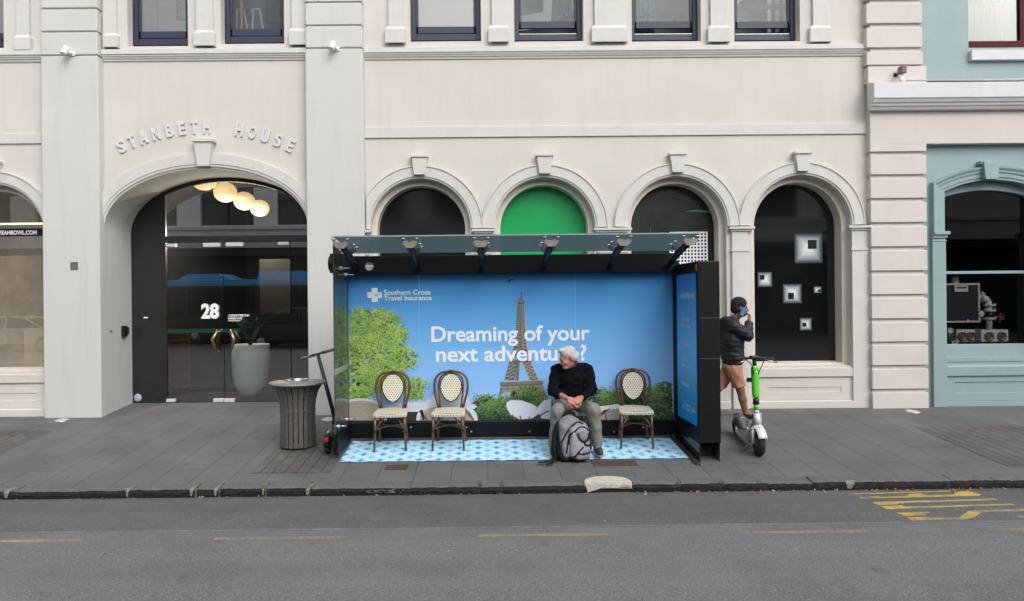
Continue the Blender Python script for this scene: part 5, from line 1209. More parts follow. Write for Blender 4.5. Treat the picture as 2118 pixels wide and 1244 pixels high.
mb = MB(); mb.box(xi-.008, xi-.002, YT0+.02, YT0+.05, 2.02, 2.10); mb.build('orange_tag', M('orange_tag', (.6,.10,.01), .5), sh)
mb = MB(); xr_ = xi-.08; mb.add([(xr_, -2.75, gz(-2.75)+.006), (xr_+.06, -2.75, gz(-2.75)+.006), (xr_+.06, YB-.05, gz(YB)+.012), (xr_, YB-.05, gz(YB)+.012), (xr_, -2.75, gz(-2.75)+.02), (xr_+.06, -2.75, gz(-2.75)+.02), (xr_+.06, YB-.05, gz(YB)+.03), (xr_, YB-.05, gz(YB)+.03)], [(0,3,2,1), (4,5,6,7), (0,1,5,4), (1,2,6,5), (2,3,7,6), (3,0,4,7)])
mb.build('side_rail', M('rail_brown', (.035,.024,.02), .6, var=.3, vs=10), sh)
# roof
def make_roofglass():
    m = bpy.data.materials.new('roof_glass'); m.use_nodes = True; t = m.node_tree; N = t.nodes; L = t.links; N.remove(N['Principled BSDF'])
    tr = N.new('ShaderNodeBsdfTransparent'); tr.inputs[0].default_value = (.90, .95, .95, 1)
    ts = N.new('ShaderNodeBsdfTranslucent'); ts.inputs[0].default_value = (.060, .090, .108, 1)
    lw = N.new('ShaderNodeLayerWeight'); lw.inputs[0].default_value = .5
    mr = N.new('ShaderNodeMapRange'); mr.inputs[1].default_value = .45; mr.inputs[2].default_value = .88; mr.inputs[3].default_value = .04; mr.inputs[4].default_value = .97
    L.new(lw.outputs['Facing'], mr.inputs[0]); mx = N.new('ShaderNodeMixShader'); L.new(mr.outputs[0], mx.inputs[0]); L.new(tr.outputs[0], mx.inputs[1]); L.new(ts.outputs[0], mx.inputs[2])
    gl = N.new('ShaderNodeBsdfGlossy'); gl.inputs['Roughness'].default_value = .05; m2 = N.new('ShaderNodeMixShader'); m2.inputs[0].default_value = .05
    L.new(mx.outputs[0], m2.inputs[1]); L.new(gl.outputs[0], m2.inputs[2]); L.new(m2.outputs[0], N['Material Output'].inputs[0]); return m
roofglass = make_roofglass()
YR0, YR1 = -2.72, YB-.02
rx0, rx1 = X(690, 487, YR0), X(1447, 484, YR0); rz0, rz1 = Z(1059, 487.5, YR0), Z(1059, 522, YR1)
def rzz(y): return rz0+(rz1-rz0)*(y-YR0)/(YR1-YR0)
mb = MB(); T_ = .014
mb.add([(rx0, YR0, rz0), (rx1, YR0, rz0), (rx1, YR1, rz1), (rx0, YR1, rz1), (rx0, YR0, rz0+T_), (rx1, YR0, rz0+T_), (rx1, YR1, rz1+T_), (rx0, YR1, rz1+T_)], [(0,3,2,1), (4,5,6,7), (0,1,5,4), (1,2,6,5), (2,3,7,6), (3,0,4,7)])
roof = mb.build('roof_glass', roofglass, sh)
mb = MB(); mb.box(rx0, rx1, YR0-.004, YR0, rz0-.001, rz0+T_+.001); mb.build('roof_edge', M('edge_grey', (.25,.30,.32), .3), roof)
x_, z_ = W(767, 495, -2.5); mb = MB(); mb.lathe([(.0001, 0), (.045, 0)], (x_, -2.45, rzz(-2.45)-.002), 20); mb.build('roof_sticker', M('sticker_pale', (.35,.42,.46), .5), roof, recalc=False)
x_, z_ = W(764, 551, YB-.104); mb = MB(); mb.lathe([(.0001, -.001), (.056, 0), (.056, .003)], (x_, YB-.101, z_), 28, Rm(90)); bs2 = mb.build('round_badge', M('badge_grey', (.28,.31,.33), .5), sh)
MB().box(x_-.05, x_+.05, YB-.1055, YB-.103, z_-.008, z_+.008).build('badge_band', white_ink, bs2)
arm_m = M('arm_navy', (.012,.018,.035), .35, metal=.3); plate = M('cast_plate', (.30,.27,.235), .5, metal=.3, var=.15, vs=20); plate2 = M('cast_plate_dark', (.11,.10,.09), .5, metal=.4)
armx = [X(p, 507, -2.55) for p in (707, 849, 995, 1139, 1288, 1424)]
for i, ax0 in enumerate(armx):
    sl_ = 0.0
    mb = MB(); ya, yb = -2.58, YB-.08
    mb.polytube([(ax0, ya, Z(995, 505, ya)), (ax0, -2.1, Z(995, 528, -2.1)), (ax0, yb, Z(995, 556, yb))], [.036, .042, .03], 14); am = mb.build('roof_arm', arm_m, sh)
    end = i in (0, 5)
    for (yy, pm_, dx) in ((-2.62, plate, .078), (-2.18, plate2, .085)):
        zt_ = rzz(yy)-.05
        hw_ = dx if not end else dx
        xs_ = (ax0-hw_, ax0+hw_)
        k = MB(); k.prism([(ax0-dx-.012, zt_+.012), (ax0-dx-.004, zt_-.025), (ax0-.045, zt_-.065), (ax0+.045, zt_-.065), (ax0+dx+.004, zt_-.025), (ax0+dx+.012, zt_+.012), (ax0+dx-.02, zt_+.02), (ax0, zt_+.004), (ax0-dx+.02, zt_+.02)], (), yy-.015, yy+.015)
        so_ = k.build('spider_fitting', pm_, sh, bevel=.006)
        b = MB()
        for s_ in (-1, 1):
            for oy in ((0,) if yy < -2.4 else (-.1, .1)):
                c_ = (ax0+s_*(dx+.0), yy+oy, rzz(yy+oy)); b.lathe([(.0001, .036), (.022, .032), (.026, .018), (.026, T_), (.008, T_), (.008, 0), (.028, 0), (.028, -.018), (.010, -.02), (.010, -.06), (.0001, -.06)], c_, 14)
        b.build('bolt', steel, so_)
# ------------------------------------------------------------------ patterned mat
mm = M('mat_print', (.5,.75,.9), .55); t_ = mm.node_tree; N = t_.nodes; L = t_.links
tc = N.new('ShaderNodeTexCoord'); sp = N.new('ShaderNodeSeparateXYZ'); L.new(tc.outputs['Object'], sp.inputs[0])
def mth(op, a, b=None, c=None):
    n = N.new('ShaderNodeMath'); n.operation = op
    for i, v in enumerate((a, b, c)):
        if v is None: continue
        if hasattr(v, 'is_output'): L.new(v, n.inputs[i])
        else: n.inputs[i].default_value = v
    return n.outputs[0]
def diamond(px, py, ox=0, oy=0):
    u = mth('ABSOLUTE', mth('SUBTRACT', mth('FRACT', mth('ADD', mth('DIVIDE', sp.outputs[0], px), ox+50)), .5))
    v = mth('ABSOLUTE', mth('SUBTRACT', mth('FRACT', mth('ADD', mth('DIVIDE', sp.outputs[1], py), oy+50)), .5))
    return mth('ADD', u, v)
p_ = .232
d1 = diamond(p_, p_); d2 = diamond(p_, p_, .5, .5); d3 = diamond(p_/2, p_/2, .5, 0); d4 = diamond(p_/2, p_/2, .0, .5)
def mixc(fac, a, b):
    mx = N.new('ShaderNodeMix'); mx.data_type = 'RGBA'; L.new(fac, mx.inputs[0])
    for i, v in ((6, a), (7, b)):
        if hasattr(v, 'is_output'): L.new(v, mx.inputs[i])
        else: mx.inputs[i].default_value = tuple(v)+(1,)
    return mx.outputs[2]
base = mixc(mth('LESS_THAN', d3, .25), (.52,.75,.88), (.31,.60,.83))
base = mixc(mth('LESS_THAN', d4, .12), base, (.26,.48,.66))
base = mixc(mth('LESS_THAN', d1, .24), base, (.085,.40,.72)); base = mixc(mth('LESS_THAN', d1, .10), base, (.04,.24,.52))
base = mixc(mth('LESS_THAN', d2, .22), base, (.13,.46,.76)); base = mixc(mth('LESS_THAN', d2, .08), base, (.45,.72,.88))
L.new(base, N['Principled BSDF'].inputs['Base Color'])
m0 = G(700, 959); m1 = G(1427, 948); yf = (m0[1]+m1[1])/2; yb_ = YB-.07
mb = MB(); nx, ny = 60, 8; xa_, xb_ = m0[0], m1[0]
vs = [(xa_+(xb_-xa_)*i/nx, yf+(yb_-yf)*j/ny, gz(yf+(yb_-yf)*j/ny)+.008+.002*math.sin(i*1.3+j)+(.004*math.sin(i*.9)**2 if j == 0 else 0)) for j in range(ny+1) for i in range(nx+1)]
mb.smooth = True; mb.add(vs, [(j*(nx+1)+i, j*(nx+1)+i+1, (j+1)*(nx+1)+i+1, (j+1)*(nx+1)+i) for j in range(ny) for i in range(nx)])
tag(mb.build('floor_mat', mm, recalc=False), 'light blue and white diamond patterned mat lying under the chairs in the shelter', 'mat')
# ------------------------------------------------------------------ bistro chairs
wood = M('cane_wood', (.115, .042, .016), .35, var=.35, vs=22, coat=.3); bind = M('black_binding', (.012,.012,.016), .5)
def weave(name, axes, base, pw=.031):
    m = M(name, base, .5); t = m.node_tree; N = t.nodes; L = t.links
    tc = N.new('ShaderNodeTexCoord'); sp = N.new('ShaderNodeSeparateXYZ'); cb = N.new('ShaderNodeCombineXYZ'); L.new(tc.outputs['Object'], sp.inputs[0])
    L.new(sp.outputs[axes[0]], cb.inputs[0]); L.new(sp.outputs[axes[1]], cb.inputs[1])
    b = N.new('ShaderNodeTexBrick'); b.inputs['Scale'].default_value = 1; b.offset = .5; b.inputs['Brick Width'].default_value = pw; b.inputs['Row Height'].default_value = pw*.74
    b.inputs['Mortar Size'].default_value = pw*.245; b.inputs['Mortar Smooth'].default_value = .15
    for k in ('Color1', 'Color2'): b.inputs[k].default_value = (.035,.032,.025,1)
    b.inputs['Mortar'].default_value = tuple(base)+(1,)
    L.new(cb.outputs[0], b.inputs['Vector']); L.new(b.outputs['Color'], m.node_tree.nodes['Principled BSDF'].inputs['Base Color'])
    bp = N.new('ShaderNodeBump'); bp.inputs['Strength'].default_value = .5; bp.inputs['Distance'].default_value = .003; L.new(b.outputs['Fac'], bp.inputs['Height']); L.new(bp.outputs[0], m.node_tree.nodes['Principled BSDF'].inputs['Normal'])
    return m
cream = (.70, .67, .52)
wv = weave('woven_back', (0, 2), cream); ws = weave('woven_seat', (0, 1), cream); we = weave('woven_seat_edge', (0, 2), cream, .036)
def crom(pts, n=8):
    out = []; Pn = [Vector(p) for p in pts]
    for i in range(len(Pn)-1):
        p0 = Pn[max(0, i-1)]; p1 = Pn[i]; p2 = Pn[i+1]; p3 = Pn[min(len(Pn)-1, i+2)]
        for k in range(n):
            t = k/n; out.append(.5*((2*p1)+(-p0+p2)*t+(2*p0-5*p1+4*p2-p3)*t*t+(-p0+3*p1-3*p2+p3)*t**3))
    out.append(Pn[-1]); return out
def byz(z): return .175+(z-.46)*.20
def chair0():
    t = thing('bistro_chair', '', 'chair', group='woven bistro chairs in the shelter')
    mb = MB(); n = 26
    pts = []
    for (a, b) in ((-.185, -.20), (.185, -.20), (.175, .17), (.155, .195), (-.155, .195), (-.175, .17)): pts.append((a, b))
    pl_ = crom([(p[0], p[1], 0) for p in [(-.17, -.212), (-.0, -.222), (.17, -.212), (.205, -.19), (.205, -.1), (.185, .15), (.15, .195), (0, .2), (-.15, .195), (-.185, .15), (-.205, -.1), (-.205, -.19), (-.17, -.212)]], 5)[:-1]
    k = len(pl_)
    mb.cur = 0; mb.add([(p.x, p.y, .46+.006*(1-abs(p.x)/.2)) for p in pl_]+[(0, 0, .472)], [(i, (i+1)%k, k) for i in range(k)])
    mb.cur = 1; mb.add([(p.x, p.y, .46) for p in pl_]+[(p.x*1.01, p.y*1.01, .432) for p in pl_]+[(p.x*.98, p.y*.98, .42) for p in pl_], [(i, (i+1)%k, k+(i+1)%k, k+i) for i in range(k)]+[(k+i, k+(i+1)%k, 2*k+(i+1)%k, 2*k+i) for i in range(k)])
    mb.add([(p.x*.98, p.y*.98, .421) for p in pl_], [tuple(range(k))])
    mb.build('seat', [ws, we], t)
    for s_ in (-1, 1):
        MB().polytube([(s_*.18, -.185, .42), (s_*.185, -.19, .25), (s_*.195, -.205, .0)], [.017, .0165, .013], 10).build('leg', wood, t)
        MB().polytube(crom([(s_*.185, .25, 0), (s_*.165, .19, .25), (s_*.155, .178, .46)], 6), .0155, 10).build('leg', wood, t)
    o = []
    for s_ in (-1, 1):
        q = [(s_*.155, byz(.44), .44), (s_*.178, byz(.54), .54), (s_*.205, byz(.64), .64), (s_*.217, byz(.735), .735), (s_*.196, byz(.835), .835), (s_*.125, byz(.90), .90), (0, byz(.922), .922)]
        o.append(crom(q, 6))
    MB().polytube(o[0]+list(reversed(o[1]))[1:], .0145, 10).build('back_frame', wood, t)
    o = []
    for s_ in (-1, 1):
        q = [(s_*.13, byz(.45)-.004, .45), (s_*.145, byz(.56)-.004, .56), (s_*.155, byz(.67), .67), (s_*.157, byz(.755), .755), (s_*.138, byz(.84), .84), (s_*.078, byz(.887), .887), (0, byz(.898), .898)]
        o.append(crom(q, 6))
    MB().polytube(o[0]+list(reversed(o[1]))[1:], .0125, 10).build('inner_hoop', wood, t)
    ov = []
    for i in range(36):
        a = 2*PI*i/36; zz = .715+.175*math.sin(a); xx = (.139-(.027 if math.sin(a) < 0 else 0)*abs(math.sin(a)))*math.cos(a); ov.append((xx, byz(zz), zz))
    mb = MB(); kk = 36; mb.add([(x, y-.006, z) for x, y, z in ov]+[(x, y+.006, z) for x, y, z in ov], [tuple(range(kk)), tuple(reversed(range(kk, 2*kk)))]+[(i, (i+1)%kk, kk+(i+1)%kk, kk+i) for i in range(kk)]); bk = mb.build('backrest', wv, t)
    MB().polytube(ov, .0085, 8, closed=True).build('backrest_binding', bind, bk)
    for s_ in (-1, 1): MB().polytube(crom([(s_*.18, -.19, .25), (s_*.13, -.17, .34), (s_*.05, -.10, .415)], 6), .009, 8).build('brace', wood, t)
    mb = MB(); ring = [(-.18, -.185, .26), (-.1, -.06, .27), (0, -.02, .275), (.1, -.06, .27), (.18, -.185, .26)]; mb.polytube(crom(ring, 6), .010, 8); mb.polytube(crom([(-.165, .19, .26), (-.08, .05, .27), (0, .0, .275), (.08, .05, .27), (.165, .19, .26)], 6), .010, 8); mb.build('stretcher', wood, t)
    for s_ in (-1, 1): MB().tube((s_*.185, -.19, .225), (s_*.1835, -.188, .285), .0205).build('binding', bind, t); MB().tube((s_*.168, .195, .23), (s_*.162, .188, .29), .019).build('binding', bind, t); MB().tube((s_*.157, byz(.46), .47), (s_*.167, byz(.5), .50), .018).build('binding', bind, t)
    MB().obox((0, byz(.912), .912), (.06, .034, .042), Rm(-11)).build('binding', bind, t)
    return t
ch = chair0(); tilt = math.atan(SLOPE); ctilt = tilt*.45
cpos = [(814, 919, 2, 'woven bistro chair in front of the printed tree, left end of the row'), (932, 917, -3, 'woven bistro chair second from the left, below the word next'), (1307, 912, -6, 'empty woven bistro chair to the right of the seated man'), (1181, 914, 2, 'woven bistro chair the grey haired man is sitting on, mostly hidden by him')]
for i, (px, py, a, lab) in enumerate(cpos):
    gx, gy, g_ = G(px, py); gy = max(min(gy, YB-.36), -2.2); g_ = gz(gy)+.008
    if i == 0: ch.location = (gx, gy, g_); ch.rotation_euler = (ctilt, 0, R(a)); ch['label'] = lab
    else: dup(ch, (gx, gy, g_), (ctilt, 0, R(a)), lab)
# ------------------------------------------------------------------ litter bin
bx, by = X(616, 850, -1.79), -1.79
t = thing('litter_bin', 'flared grey metal slatted litter bin beside the white pillar and dark scooter', 'litter bin', (bx, by, gz(by)))
prof = [(.222, .0), (.222, .06), (.219, .2), (.217, .36), (.219, .5), (.232, .6), (.258, .69), (.293, .75), (.328, .79)]
slm = M('slat_steel', (.165,.152,.138), .5, metal=.5, var=.2, vs=14, streak=.15)
ns = 22
for i in range(ns):
    a = 2*PI*i/ns; mb = MB(); vs = []
    for r_, h in prof:
        w_ = .0255*(1+.0*h) if h < .55 else .0255+(.01*(h-.55)/.24)
        for da, dr in ((-w_, 0), (w_, 0), (w_, -.007), (-w_, -.007)):
            vs.append(((r_+dr)*math.cos(a)-da*math.sin(a), (r_+dr)*math.sin(a)+da*math.cos(a), h+.015))
    q = len(prof); fs = [(4*j+k, 4*j+(k+1)%4, 4*j+4+(k+1)%4, 4*j+4+k) for j in range(q-1) for k in range(4)]+[(0,1,2,3), (4*q-1, 4*q-2, 4*q-3, 4*q-4)]
    mb.add(vs, fs); mb.build('slat', slm, t)
MB().lathe([(.30, .79), (.350, .80), (.356, .812), (.350, .824), (.20, .845), (.12, .846), (.115, .80), (.15, .79), (.30, .79)], (0,0,0), 48).build('lid', M('lid_steel', (.26,.255,.245), .55, metal=.5, var=.12, vs=10), t)
MB().lathe([(.13, .842), (.14, .852), (.128, .858), (.112, .852), (.112, .80)], (0,0,0), 36).build('opening_rim', steel, t)
MB().lathe([(.0001, .03), (.185, .03), (.19, .5), (.21, .74), (.0001, .74)], (0,0,0), 32).build('liner', M('liner_dark', (.015,.015,.015), .7), t)
MB().lathe([(.205, .47), (.2215, .47), (.2215, .482), (.205, .482)], (0,0,0), 40).build('band', slm, t)
MB().lathe([(.0001, -.01), (.215, -.01), (.218, .07), (.19, .075), (.0001, .075)], (0,0,0), 40).build('base_ring', M('base_dark', (.06,.055,.05), .5, metal=.5), t)

# ------------------------------------------------------------------ dark scooter behind the glass
ry = -2.12; rx, _ = W(679, 900, ry); fy = -1.22; fx_ = X(693, 880, fy)
t = thing('electric_scooter', 'dark electric scooter leaning behind the shelter glass wing', 'scooter', (rx, ry, gz(ry)), (tilt, 0, 0))
dx = fx_-rx; dy = fy-ry
rub = M('tyre_rubber', (.015,.015,.016), .8); dk = M('scooter_dark', (.018,.019,.021), .35, metal=.2)
def swheel(root, c, r, wdt, ang, name='wheel'):
    q = Rm(90) if not ang else Rm(90, 0, ang)
    o = MB().lathe([(r*.60, -wdt/2), (r*.9, -wdt/2), (r, -wdt*.2), (r, wdt*.2), (r*.9, wdt/2), (r*.60, wdt/2)], c, 30, Matrix.Rotation(R(ang+90), 3, 'Z') @ Rm(90)).build(name, rub, root)
    MB().lathe([(.0001, wdt*.42), (r*.25, wdt*.45), (r*.60, wdt*.3), (r*.60, -wdt*.3), (r*.25, -wdt*.45), (.0001, -wdt*.42)], c, 18, Matrix.Rotation(R(ang+90), 3, 'Z') @ Rm(90)).build('rim', M('rim_grey', (.12,.12,.125), .4, metal=.5), o)
    return o
swheel(t, (0, 0, .11), .11, .05, 0); swheel(t, (dx, dy, .11), .11, .05, 0)
mb = MB(); mb.polytube([(dx*.1, dy*.12, .15), (dx*.85, dy*.85, .15)], [.075, .075], 8, flat=(1.0, .35)); mb.build('deck', dk, t)
mb = MB(); mb.polytube([(0, -.115, .12), (0, -.09, .20), (0, -.02, .245), (dx*.1, .1, .22)], .035, 8, flat=(1, .35)); mb.build('mudguard', dk, t)
MB().box(-.025, .025, -.135, -.11, .18, .225).build('tail_light', M('red_lens', (.55,.02,.02), .2), t, bevel=.006)
tx, tz = W(661, 742, fy-.08); tx -= rx; tzl = tz-gz(ry)
top = Vector((tx, dy-.08, tzl-.0))
MB().polytube([(dx, dy-.01, .14), (dx*.98, dy-.02, .24), top], [.032, .03, .024], 12).build('stem', M('stem_dark', (.03,.032,.033), .35, metal=.3), t)
hx0, hz0 = W(626, 751, fy-.05); hx1, hz1 = W(694, 731, fy-.1)
mb = MB(); a = Vector((hx0-rx, dy-.05, hz0-gz(ry))); b = Vector((hx1-rx, dy-.1, hz1-gz(ry))); mb.tube(a, b, .014); hb = mb.build('handlebar', dk, t)
gr = M('grip_grey', (.16,.16,.165), .6)
MB().tube(a, a+(b-a)*.3, .02).build('grip', gr, hb); MB().tube(b+(a-b)*.28, b, .02).build('grip', gr, hb)
mb = MB()
for u in (.38, .68): mb.ell(a+(b-a)*u, (.026,.026,.022), 10, 6)
mb.build('brake_lever', dk, hb)
# ------------------------------------------------------------------ lime scooter
fy = -2.40; fx_ = X(1569, 920, fy); ry = -1.50; rx = X(1526, 890, ry)
t = thing('electric_scooter', 'lime green and white rental scooter standing upright on the pavement', 'scooter', (fx_, fy, gz(fy)), (tilt, 0, 0))
dx, dy = rx-fx_, ry-fy; lime = M('lime_green', (.09,.62,.025), .35, coat=.3); whp = M('scooter_white', (.62,.65,.66), .5, var=.16, vs=9, coat=.1); pgr = M('scooter_pale', (.40,.47,.50), .4, var=.1); gryd = M('deck_grey', (.06,.065,.075), .55)
swheel(t, (0, 0, .145), .145, .075, -4, 'front_wheel'); swheel(t, (dx, dy, .125), .125, .07, 4, 'rear_wheel')
mb = MB()
for s_ in (-1, 1): MB().polytube([(s_*.062-.01, .0, .15), (s_*.064-.012, .01, .27), (s_*.055-.015, .03, .335)], [.02, .023, .02], 8, flat=(1, 1.3)).build('fork', whp, t)
mb = MB(); n = 12; vs = []
for i in range(n+1):
    a = R(30+i*100/n); r_ = .185
    for s_ in (-.052, .052): vs.append((s_-.008, -r_*math.cos(a)*.9, .155+r_*math.sin(a)))
    
mb.smooth = True; mb.add(vs, [(2*i, 2*i+1, 2*i+3, 2*i+2) for i in range(n)]); o = mb.build('mudguard', whp, t); sm_ = o.modifiers.new('thick', 'SOLIDIFY'); sm_.thickness = .012
MB().polytube([(-.085, .02, .30), (-.05, .01, .345), (-.012, .0, .36), (.03, .01, .345), (.062, .02, .30)], .02, 8, flat=(1, 1)).build('fork_crown', whp, t)
hx, hz = W(1557, 741, fy+.10); hx -= fx_; hz = hz-gz(fy)
H = Vector((hx, .14-.0, hz-.02)); B = Vector((-.012, .035, .34))
def st(u): return B+(H-B)*u
MB().polytube([st(0), st(.12), st(.2)], [.045, .04, .034], 12).build('lower_stem', whp, t)
MB().tube(st(.2), st(.25), .028).build('stem_sleeve', whp, t)
MB().tube(st(.25), st(.34), .0285).build('stem_band', lime, t)
MB().tube(st(.335), st(.42), .037).build('lock_collar', blackm, t)
c = SDF(); c.cap(st(.47), st(.86), .042, .046, k=.01); o = c.build('battery_housing', lime, t, h=.008)
mb = MB(); q = st(.82)+Vector((0, -.046, 0)); mb.ell(q, (.018, .006, .013), 12, 6); mb.build('badge', whp, o)
MB().tube(st(.86), st(1.02), .024).build('upper_stem', blackm, t)
lp = MB(); q = st(.1)+Vector((0, -.045, 0)); lp.lathe([(.038, .02), (.036, -.012), (.028, -.018), (.0001, -.02)], q, 20, Rm(-90)); lp.build('headlight', M('headlight_lens', (.55,.58,.60), .15), t)
MB().box(-.11, -.05, st(.8).y+.0, st(.8).y+.03, st(.66).z, st(.72).z).build('phone_hook', blackm, t)
mb = MB(); l0, r0 = X(1516, 742, fy+.1)-fx_, X(1601, 742, fy+.1)-fx_
hbp = [(l0, .20, hz-.03), (l0+.1, .17, hz-.01), (hx-.05, .13, hz+.0), (hx+.05, .13, hz+.0), (r0-.1, .17, hz-.015), (r0, .20, hz-.035)]
hb = MB().polytube(hbp, .017, 10).build('handlebar', blackm, t)
MB().polytube(hbp[:2], .022, 10).build('grip', rub, hb); MB().polytube(hbp[-2:], .022, 10).build('grip', rub, hb)
mb = MB(); mb.polytube([(r0-.14, .13, hz-.02), (r0-.08, .09, hz-.035), (r0, .10, hz-.05)], .008, 6); mb.polytube([(l0+.14, .13, hz-.02), (l0+.08, .09, hz-.04), (l0+.02, .10, hz-.055)], .008, 6); mb.build('brake_lever', steel, hb)
for s_ in (-1, 1): MB().polytube(crom([(hx+s_*.12, .13, hz-.01), (hx+s_*.07, .06, hz-.06), (hx+s_*.035, .075, hz-.16), (hx+s_*.03, .10, hz-.24)], 6), .006, 6).build('cable', blackm, t)
mb = MB(); mb.box(hx-.06, hx+.05, .08, .16, hz-.005, hz+.028); mb.build('display', blackm, hb, bevel=.01)
# neck plate and deck
mb = MB(); dd = Vector((dx, dy, 0)).normalized()
def rel(u, z, s=0): return Vector((dx*u-s*dd.y*-1, dy*u, z))
sec = []
for (u, z0_, z1_, w_) in ((.045, .26, .52, .04), (.12, .17, .42, .055), (.2, .11, .28, .07), (.27, .095, .19, .085)):
    for s_, z in ((-1, z0_), (1, z0_), (1, z1_), (-1, z1_)): sec.append((dx*u+s_*w_, dy*u, z))
mb.add(sec, [(4*i+k, 4*i+(k+1)%4, 4*i+4+(k+1)%4, 4*i+4+k) for i in range(3) for k in range(4)]+[(3,2,1,0), (12,13,14,15)]); mb.build('neck', pgr, t, bevel=.015)
mb = MB(); mb.polytube([(-.03-.0+dx*.1-.04, dy*.11-.02, .38), (dx*.16-.062, dy*.16, .26)], .012, 6, flat=(.3, 2)); mb.build('side_stripe', lime, t)
mb = MB(); sec = []
for (u, z0_, z1_, w_) in ((.24, .085, .15, .085), (.4, .08, .14, .095), (.75, .08, .14, .095), (.86, .10, .16, .075)):
    for s_, z in ((-1, z0_), (1, z0_), (1, z1_), (-1, z1_)): sec.append((dx*u+s_*w_, dy*u, z))
mb.add(sec, [(4*i+k, 4*i+(k+1)%4, 4*i+4+(k+1)%4, 4*i+4+k) for i in range(3) for k in range(4)]+[(3,2,1,0), (12,13,14,15)]); mb.build('deck', whp, t, bevel=.012)
mb = MB(); mb.add([(dx*u+s_*.085, dy*u, .143) for u in (.28, .74) for s_ in (-1, 1)]+[(dx*u+s_*.085, dy*u, .149) for u in (.28, .74) for s_ in (-1, 1)], [(0,1,3,2), (4,6,7,5), (0,4,5,1), (1,5,7,3), (3,7,6,2), (2,6,4,0)]); mb.build('deck_mat', gryd, t)
c = SDF(); c.rbox((dx*.86, dy*.86, .22), (.045, .06, .03), .03, k=.02); c.cap((dx*.72, dy*.74, .16), (dx*.84, dy*.84, .24), .05, .055); c.cap((dx*.95, dy*.95, .27), (dx*1.1, dy*1.12, .24), .045, .03); c.build('rear_fender', gryd, t, h=.01)
mb = MB(); mb.box(dx*.8-.025, dx*.8+.025, dy*.79, dy*.79+.006, .25, .29); mb.build('number_tag', whp, t)
MB().polytube([(dx*.3-.05, dy*.3, .09), (dx*.3-.08, dy*.28, .03), (dx*.3-.12, dy*.27, -.005)], .009, 8).build('kickstand', steeld, t)

# ------------------------------------------------------------------ people
skin = M('skin_ruddy', (.43,.185,.135), .55, var=.12, vs=14); skin2 = M('skin_brown', (.205,.10,.063), .5, var=.12, vs=12)
def head(s, c, m, sc_=1.0, k=.02):
    c = np.array(c); m = np.array(m)
    def T(v): return c+m@(np.array(v)*sc_)
    def E(v, r, kk=.02): s.ell(T(v), np.array(r)*sc_, m, kk)
    E((0, .012, .035), (.076, .098, .092)); E((0, -.028, -.045), (.060, .070, .080), .03); E((0, -.055, -.085), (.042, .04, .038), .025)
    s.cap(T((0, -.094, .012)), T((0, -.118, -.028)), .009*sc_, .0145*sc_, k=.012)
    s.cap(T((-.03, -.086, .022)), T((.03, -.086, .022)), .012*sc_, k=.014)
    for q in (-1, 1):
        s.ell(T((q*.079, .012, -.015)), np.array((.010, .022, .032))*sc_, m, .006)
        s.ell(T((q*.03, -.102, .004)), np.array((.014, .012, .009))*sc_, m, .008, True)
        s.ell(T((q*.04, -.07, -.035)), np.array((.026, .03, .026))*sc_, m, .02)
    s.cap(T((-.02, -.098, -.06)), T((.02, -.098, -.06)), .008*sc_, k=.01)
    s.cap(T((-.016, -.094, -.072)), T((.016, -.094, -.072)), .008*sc_, k=.01)
    return T
def hand(s, w_, d, n, side, curl=40, sc_=1.0):
    d = np.array(d, float); d /= np.linalg.norm(d); n = np.array(n, float); n -= d*(n@d); n /= np.linalg.norm(n); l = np.cross(n, d)*side; w_ = np.array(w_, float)
    m = np.stack([l, n, d], 1)
    s.rbox(w_+d*.05*sc_, np.array((.030, .006, .036))*sc_, .010*sc_, m, .012)
    for i, L_ in enumerate((.072, .080, .074, .058)):
        o = (.030-.020*i)*sc_; b = w_+d*.088*sc_+l*o; a1 = R(curl*(.8+.12*i)); a2 = R(curl*(1.9+.15*i))
        p1 = b+(d*math.cos(a1)+n*math.sin(a1))*L_*.5*sc_; p2 = p1+(d*math.cos(a2)+n*math.sin(a2))*L_*.5*sc_
        s.cap(b-d*.01, p1, .0095*sc_, .0088*sc_, k=.006); s.cap(p1, p2, .0088*sc_, .0075*sc_, k=.005)
    b = w_+d*.03*sc_+l*.034*sc_; p1 = b+(d*.7+l*.6+n*.35)*.04*sc_; p2 = p1+(d*.85+l*.05+n*.5)*.034*sc_
    s.cap(b, p1, .013*sc_, .0105*sc_, k=.01); s.cap(p1, p2, .0105*sc_, .0085*sc_, k=.005)
# seated man
my = -1.97; mx0 = X(1180, 850, my); mz0 = gz(-2.2)+.01
man = thing('person', 'grey haired man in black jumper and grey trousers sitting and looking sideways', 'person', (mx0, my, mz0))
hm = np.array(Euler((R(14), R(0), R(-66))).to_matrix()); HC = (-.048, -.225, 1.158); HS = 1.04
hm = np.array((Matrix.Rotation(R(-77), 3, 'Z') @ Matrix.Rotation(R(21), 3, 'X')))
b = SDF(); T = head(b, HC, hm, HS)
b.cap((.015, -.10, 1.02), np.array(HC)+np.array((.02, .03, -.05)), .062, .058, k=.03)
SHL, SHR = (-.195, -.09, .985), (.215, -.09, .99); ELL, ELR = (-.245, -.19, .745), (.245, -.19, .75)
WL, WR = (-.075, -.435, .675), (.075, -.43, .685)
for S_, E_, W_ in ((SHL, ELL, WL), (SHR, ELR, WR)):
    b.cap(S_, E_, .036, .036, k=.02); b.cap(E_, W_, .040, .028, k=.02)
b.ell((0, -.03, .80), (.13, .09, .22), k=.03); b.cap((-.13, -.09, .98), (.15, -.09, .985), .036, k=.03); b.ell((0, .02, .56), (.15, .12, .10), k=.03)
KL, KR = (-.205, -.42, .535), (.225, -.41, .54); AL, AR = (-.245, -.36, .10), (.275, -.36, .10)
